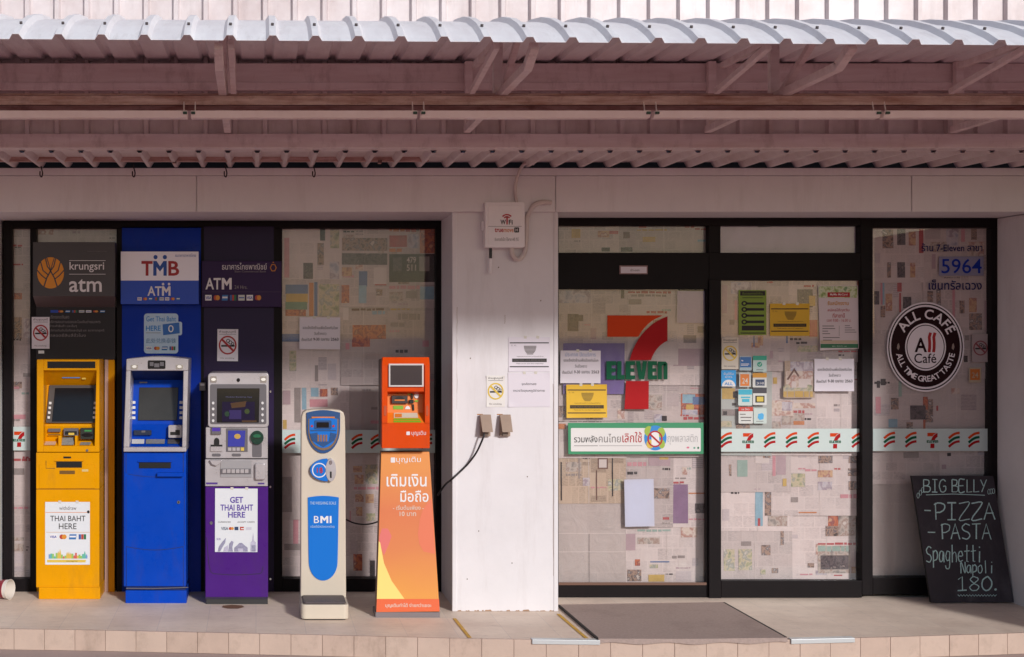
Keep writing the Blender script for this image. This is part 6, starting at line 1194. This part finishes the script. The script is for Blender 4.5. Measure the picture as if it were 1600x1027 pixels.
# ------------------------------------------------------------------ chalkboard
def cd(x, y): return 8.97 - (y - 744) / 194 * .17
slate = M("slate_black", "#352d34", .75, var=.25, vscale=5, stretch=(1, 1, .7), dirt=.3, dscale=5, dstretch=(1, 1, .5), dcol="#7c7478"); chalk = M("chalk", "#c0dcd8", .95, var=.25, vscale=120, bump=.3, bscale=300)
m = MB(); cs = ((1424.5, 744), (1552, 744), (1584, 941), (1455, 942)); m.slab([P(x, y, cd(x, y)) for x, y in cs], .022, slate, M("slate_edge", "#1e1a1a", .7))
G = {'B': [[(0, 0), (0, 1)], [(0, 0), (.7, .05), (.8, .25), (.6, .45), (0, .5)], [(0, .5), (.8, .55), (1, .75), (.8, .97), (0, 1)]], 'I': [[(.5, 0), (.5, 1)], [(.1, 0), (.9, 0)], [(.1, 1), (.9, 1)]], 'G': [[(.95, .15), (.6, 0), (.2, .12), (0, .5), (.2, .9), (.6, 1), (.95, .85), (.95, .55), (.55, .55)]], 'E': [[(.9, 0), (0, .03), (0, 1), (.95, .97)], [(0, .5), (.7, .48)]], 'i': [[(.5, .3), (.5, 1)], [(.5, 0), (.52, .08)]], 'L': [[(.1, 0), (.1, 1), (.95, .96)]], 'Y': [[(0, 0), (.45, .5)], [(1, 0), (.2, 1)]], 'P': [[(.15, 0), (.2, 1)], [(0, .1), (.5, 0), (1, .12), (.95, .4), (.6, .55), (.2, .58)]], 'Z': [[(0, .03), (1, 0), (0, 1), (1, .96)]], 'A': [[(0, 1), (.45, 0), (1, 1)], [(.15, .62), (.85, .6)]], 'S': [[(.95, .12), (.5, 0), (.1, .18), (.2, .42), (.75, .55), (.95, .78), (.6, 1), (.05, .9)]], 'T': [[(0, .02), (1, 0)], [(.5, 0), (.52, 1)]], 'p': [[(.15, .25), (.2, 1.35)], [(.15, .4), (.55, .25), (.9, .45), (.8, .8), (.2, .9)]], 'a': [[(.85, .35), (.4, .3), (.1, .6), (.3, .95), (.7, .85), (.85, .35), (.95, 1)]], 'g': [[(.85, .35), (.4, .3), (.15, .6), (.4, .9), (.8, .75), (.85, .35), (.8, 1.3), (.3, 1.4), (.1, 1.2)]], 'h': [[(.15, -.1), (.15, 1)], [(.15, .55), (.55, .35), (.85, .5), (.9, 1)]], 'e': [[(.1, .62), (.85, .58), (.7, .32), (.3, .35), (.1, .65), (.35, .95), (.9, .88)]], 't': [[(.5, -.1), (.5, .95), (.8, .95)], [(.05, .3), (1, .27)]], 'N': [[(.1, 1), (.1, 0), (.9, 1), (.9, 0)]], 'o': [[(.5, .3), (.1, .5), (.2, .9), (.6, .98), (.9, .7), (.75, .35), (.5, .3)]], 'l': [[(.4, -.1), (.5, 1)]], '1': [[(.15, .2), (.5, 0), (.55, .95)], [(.1, 1), (.95, .95)]], '8': [[(.8, .1), (.4, 0), (.1, .2), (.4, .45), (.9, .7), (.7, .97), (.25, .97), (.05, .75), (.5, .45), (.85, .2), (.75, .05)]], '0': [[(.5, 0), (.1, .25), (.05, .7), (.4, 1), (.85, .8), (.95, .35), (.6, .02), (.45, .02)]], '.': [[(.4, .9), (.6, .92), (.55, 1.02), (.4, .98), (.5, .9)]], '-': [[(0, .5), (1, .53)]]}
def smooth2(pts, n=4):
    c = [Vector((x, y, 0)) for x, y in pts]
    return [(v.x, v.y) for v in curve_pts(c, n)] if len(pts) > 3 else pts
def zpx(zx, zy): return 1380 + zx * .2726, 720 + zy * .2726
cr = random.Random(3)
def write(mb, s_, zx0, zy0, zx1, zy1, wd=1.5, gap=.18, slope=0):
    n = len(s_); cw_ = (zx1 - zx0) / (n + (n - 1) * gap)
    for i, ch in enumerate(s_):
        if ch not in G: continue
        x0 = zx0 + i * cw_ * (1 + gap)
        for st in G[ch]:
            q = [zpx(x0 + a * cw_ + cr.uniform(-1, 1), zy0 + slope * i + b * (zy1 - zy0) + cr.uniform(-1, 1)) for a, b in smooth2(st)]
            k_ = wd * cr.uniform(.8, 1.25); mb.ribbon(q, k_, lambda x, y: cd(x, y) - .0016 - cr.random() * .0004, chalk)
            mb.ribbon([(x + cr.uniform(-.5, .5), y + cr.uniform(-.5, .5)) for x, y in q], k_ * .55, lambda x, y: cd(x, y) - .0023, chalk)
write(m, "BIG", 232, 108, 360, 180); write(m, "BEiLLY".replace("i", ""), 395, 108, 592, 180)
write(m, "-", 236, 270, 272, 300, 1.4); write(m, "PIZZA", 290, 242, 640, 338, 1.9); write(m, "-", 255, 395, 298, 425, 1.4); write(m, "PASTA", 330, 362, 618, 450, 1.8); write(m, "Spaghetti", 245, 492, 568, 582, 1.5, .12); write(m, "Napoli", 443, 580, 636, 645, 1.5, .12); write(m, "180", 422, 665, 625, 745, 1.9); write(m, ".", 628, 690, 660, 740, 2.2)
m.ribbon([zpx(245, 196), zpx(400, 191), zpx(583, 198)], 1.1, lambda x, y: cd(x, y) - .0018, chalk)
for k in range(3):
    for bx, by in ((200, 200), (606, 178)):
        c_ = [(bx + k * 13 + 7 * math.cos(a), by + (-16 * k if bx < 300 else -2 * k) + 15 * math.sin(a)) for a in [i * .63 for i in range(11)]]
        m.ribbon([zpx(*p) for p in c_], .8, lambda x, y: cd(x, y) - .0018, chalk)
m.ribbon([zpx(428 + 8.5 * i, 770 + (7 if i % 2 else -2)) for i in range(27)], 1.0, lambda x, y: cd(x, y) - .0018, chalk)
tag(m.build("menu_chalkboard"), "black chalkboard with handwritten pizza and pasta menu leaning against the right window", "chalkboard")

# ------------------------------------------------------------------ floor things
m = MB(); mt_ = M("mat_grey", "#ac978e", .95, var=.12, vscale=60, bump=.5, bscale=350, dirt=.4, dscale=3, dstretch=(1, 1, 1), dcol="#6e5c54"); c4 = ((873, 948.5), (1131, 944.5), (1232, 1001.5), (937, 1003.5)); top = []
for x, y in c4: dd = floor_d(y); top.append(Vector((XW(x, dd), dd, .014)))
# the front edge hangs a little over the kerb
a, b = top[3], top[2]; a.y = max(a.y, edge_y(a.x) - .0); b.y = max(b.y, edge_y(b.x))
nx = 24; rowb = [top[0].lerp(top[1], i / nx) for i in range(nx + 1)]; rowf = [a.lerp(b, i / nx) for i in range(nx + 1)]
for i, p in enumerate(rowf): p.y = edge_y(p.x) - .004
lo = [Vector((p.x, p.y - .008, -.012 + .006 * math.sin(i * .9))) for i, p in enumerate(rowf)]
rim = M("mat_rim", "#2e2828", .8)
vs = rowb + rowf + lo; k = nx + 1
m.mesh(vs, [(i, i + 1, k + i + 1, k + i) for i in range(nx)] + [(k + i, k + i + 1, 2 * k + i + 1, 2 * k + i) for i in range(nx)], mt_)
for p, q in ((rowb[0], rowf[0]), (rowb[-1], rowf[-1])): m.bar(p + Vector((0, 0, -.006)), q + Vector((0, .02, -.006)), .012, .014, rim)
m.bar(rowb[0] + Vector((0, 0, -.006)), rowb[-1] + Vector((0, 0, -.006)), .012, .014, mt_)
tag(m.build("floor_mat"), "grey brown entrance mat lying before the left sliding door", "mat")
for (x0, x1, yy, lb) in ((832, 937, 1001.5, "white metal edge strip on the kerb left of the mat"), (1233, 1337, 999, "white metal edge strip on the kerb right of the mat")):
    m = MB(); dd = floor_d(yy); X0, X1 = XW(x0, dd), XW(x1, dd); y0, y1 = edge_y(X0), edge_y(X1); ed = M("edge_strip_metal", "#cdd0d0", .35, metal=.2)
    m.slab([Vector((X0, y0 - .012, -.022)), Vector((X1, y1 - .012, -.022)), Vector((X1, y1 - .012, .006)), Vector((X0, y0 - .012, .006))], .05, ed)
    tag(m.build("edge_strip", bevel=.003), lb, "edge strip", "white strips on the kerb edge")
# paper cup lying on its side
m = MB(); cupd = 9.0; zc = .0665; xa, xb = XW(-24, cupd), XW(18, cupd); ax = [(xa, .036), (xb, .0475)]; n = 28
def ringv(X, r, dy): return [Vector((X + .36 * r * math.cos(2 * math.pi * i / n), cupd + dy + .93 * r * math.cos(2 * math.pi * i / n), zc + r * math.sin(2 * math.pi * i / n))) for i in range(n)]
cupw = M("cup_white", "#dcd2c8", .5); cupr = M("cup_red", "#8c2230", .5)
stp = [ringv(xa + (xb - xa) * f, .050 + .0160 * f, -.06 * f) for f in (0, .12, .3, .5, .7, .86, 1)]
for i in range(6):
    for k in range(n):
        f = [stp[i][k], stp[i][(k + 1) % n], stp[i + 1][(k + 1) % n], stp[i + 1][k]]
        m.face(f, cupr if (i in (0, 4) or (i in (1, 2, 3) and (k // 2 + i) % 2)) else cupw, True)
m.face(stp[0], cupw); inn = [ringv(xa + (xb - xa) * f, .0475 + .0160 * f, -.06 * f) for f in (.15, 1)]
for k in range(n): m.face([inn[0][k], inn[0][(k + 1) % n], inn[1][(k + 1) % n], inn[1][k]], cupw, True)
m.face(inn[0], cupw); m.tube([v for v in stp[-1]] + [stp[-1][0]], .0022, cupw, 6, False)
tag(m.build("paper_cup"), "red patterned paper cup lying on its side at the far left", "cup")
# cable behind scale and kiosk
cable("power_cable", [(541, 812, 8.9), (552, 817, 8.85), (566, 819.5, 8.8), (580, 818.5, 8.75), (594, 814, 8.72)], .005, M("cable_black"), "thin dark cable running between the scale and the orange kiosk")
# hanging rail and hooks under the soffit
t = thing("hanging_rail", "thin reddish rail hung under the soffit over the cash machines", "rail", (XW(330, 8.25), 8.25, ZW(252, 8.25)))
m = MB(); m.boxw(XW(-80, 8.25), XW(670, 8.25), 8.25, 8.275, ZW(252.5, 8.25), ZW(245, 8.25), rusty); m.build("bar", t, .002)
for x in (272, 593):
    m = MB(); m.boxw(XW(x - 2.5, 8.25), XW(x + 2.5, 8.25), 8.245, 8.26, ZW(256, 8.25), ZW(231, 8.25), rusty); m.boxw(XW(x - 2.5, 8.25), XW(x + 3.5, 8.25), 8.23, 8.26, ZW(255, 8.25), ZW(251, 8.25), M("rail_clip", "#6a4a44", .6)); m.build("hanger", t, .001)
hk = M("hook_iron", "#3a2a28", .6, metal=.4)
for x, lb in ((64, "small dark iron hook at the left end of the fascia"), (208.5, "small dark iron hook on the fascia above the blue sign"), (352, "small dark iron hook on the fascia above the purple sign"), (490, "small dark iron hook on the fascia above the left window")):
    m = MB(); d = 8.44; m.tube(curve_pts([P(x, 258, d + .03), P(x + .5, 262, d), P(x + 1.5, 266, d - .01), P(x + 2.5, 271, d - .02), P(x + 1, 276.5, d - .025), P(x - 1.5, 274, d - .025), P(x - 1.5, 268, d - .015)], 5), .0042, hk, 6)
    tag(m.build("iron_hook"), lb, "hook", "iron hooks along the top of the fascia")
# oil stain on the pavement
m = MB(); pts = [(348, 947), (362, 945.5), (378, 946.5), (382, 949), (372, 951.5), (356, 951.5), (347, 949.5)]
m.face([Vector((XW(x, floor_d(y)), floor_d(y), .002)) for x, y in pts], M("floor_stain", "#7c5a40", .7, var=.25, vscale=25)); structure(m.build("floor_stain"))
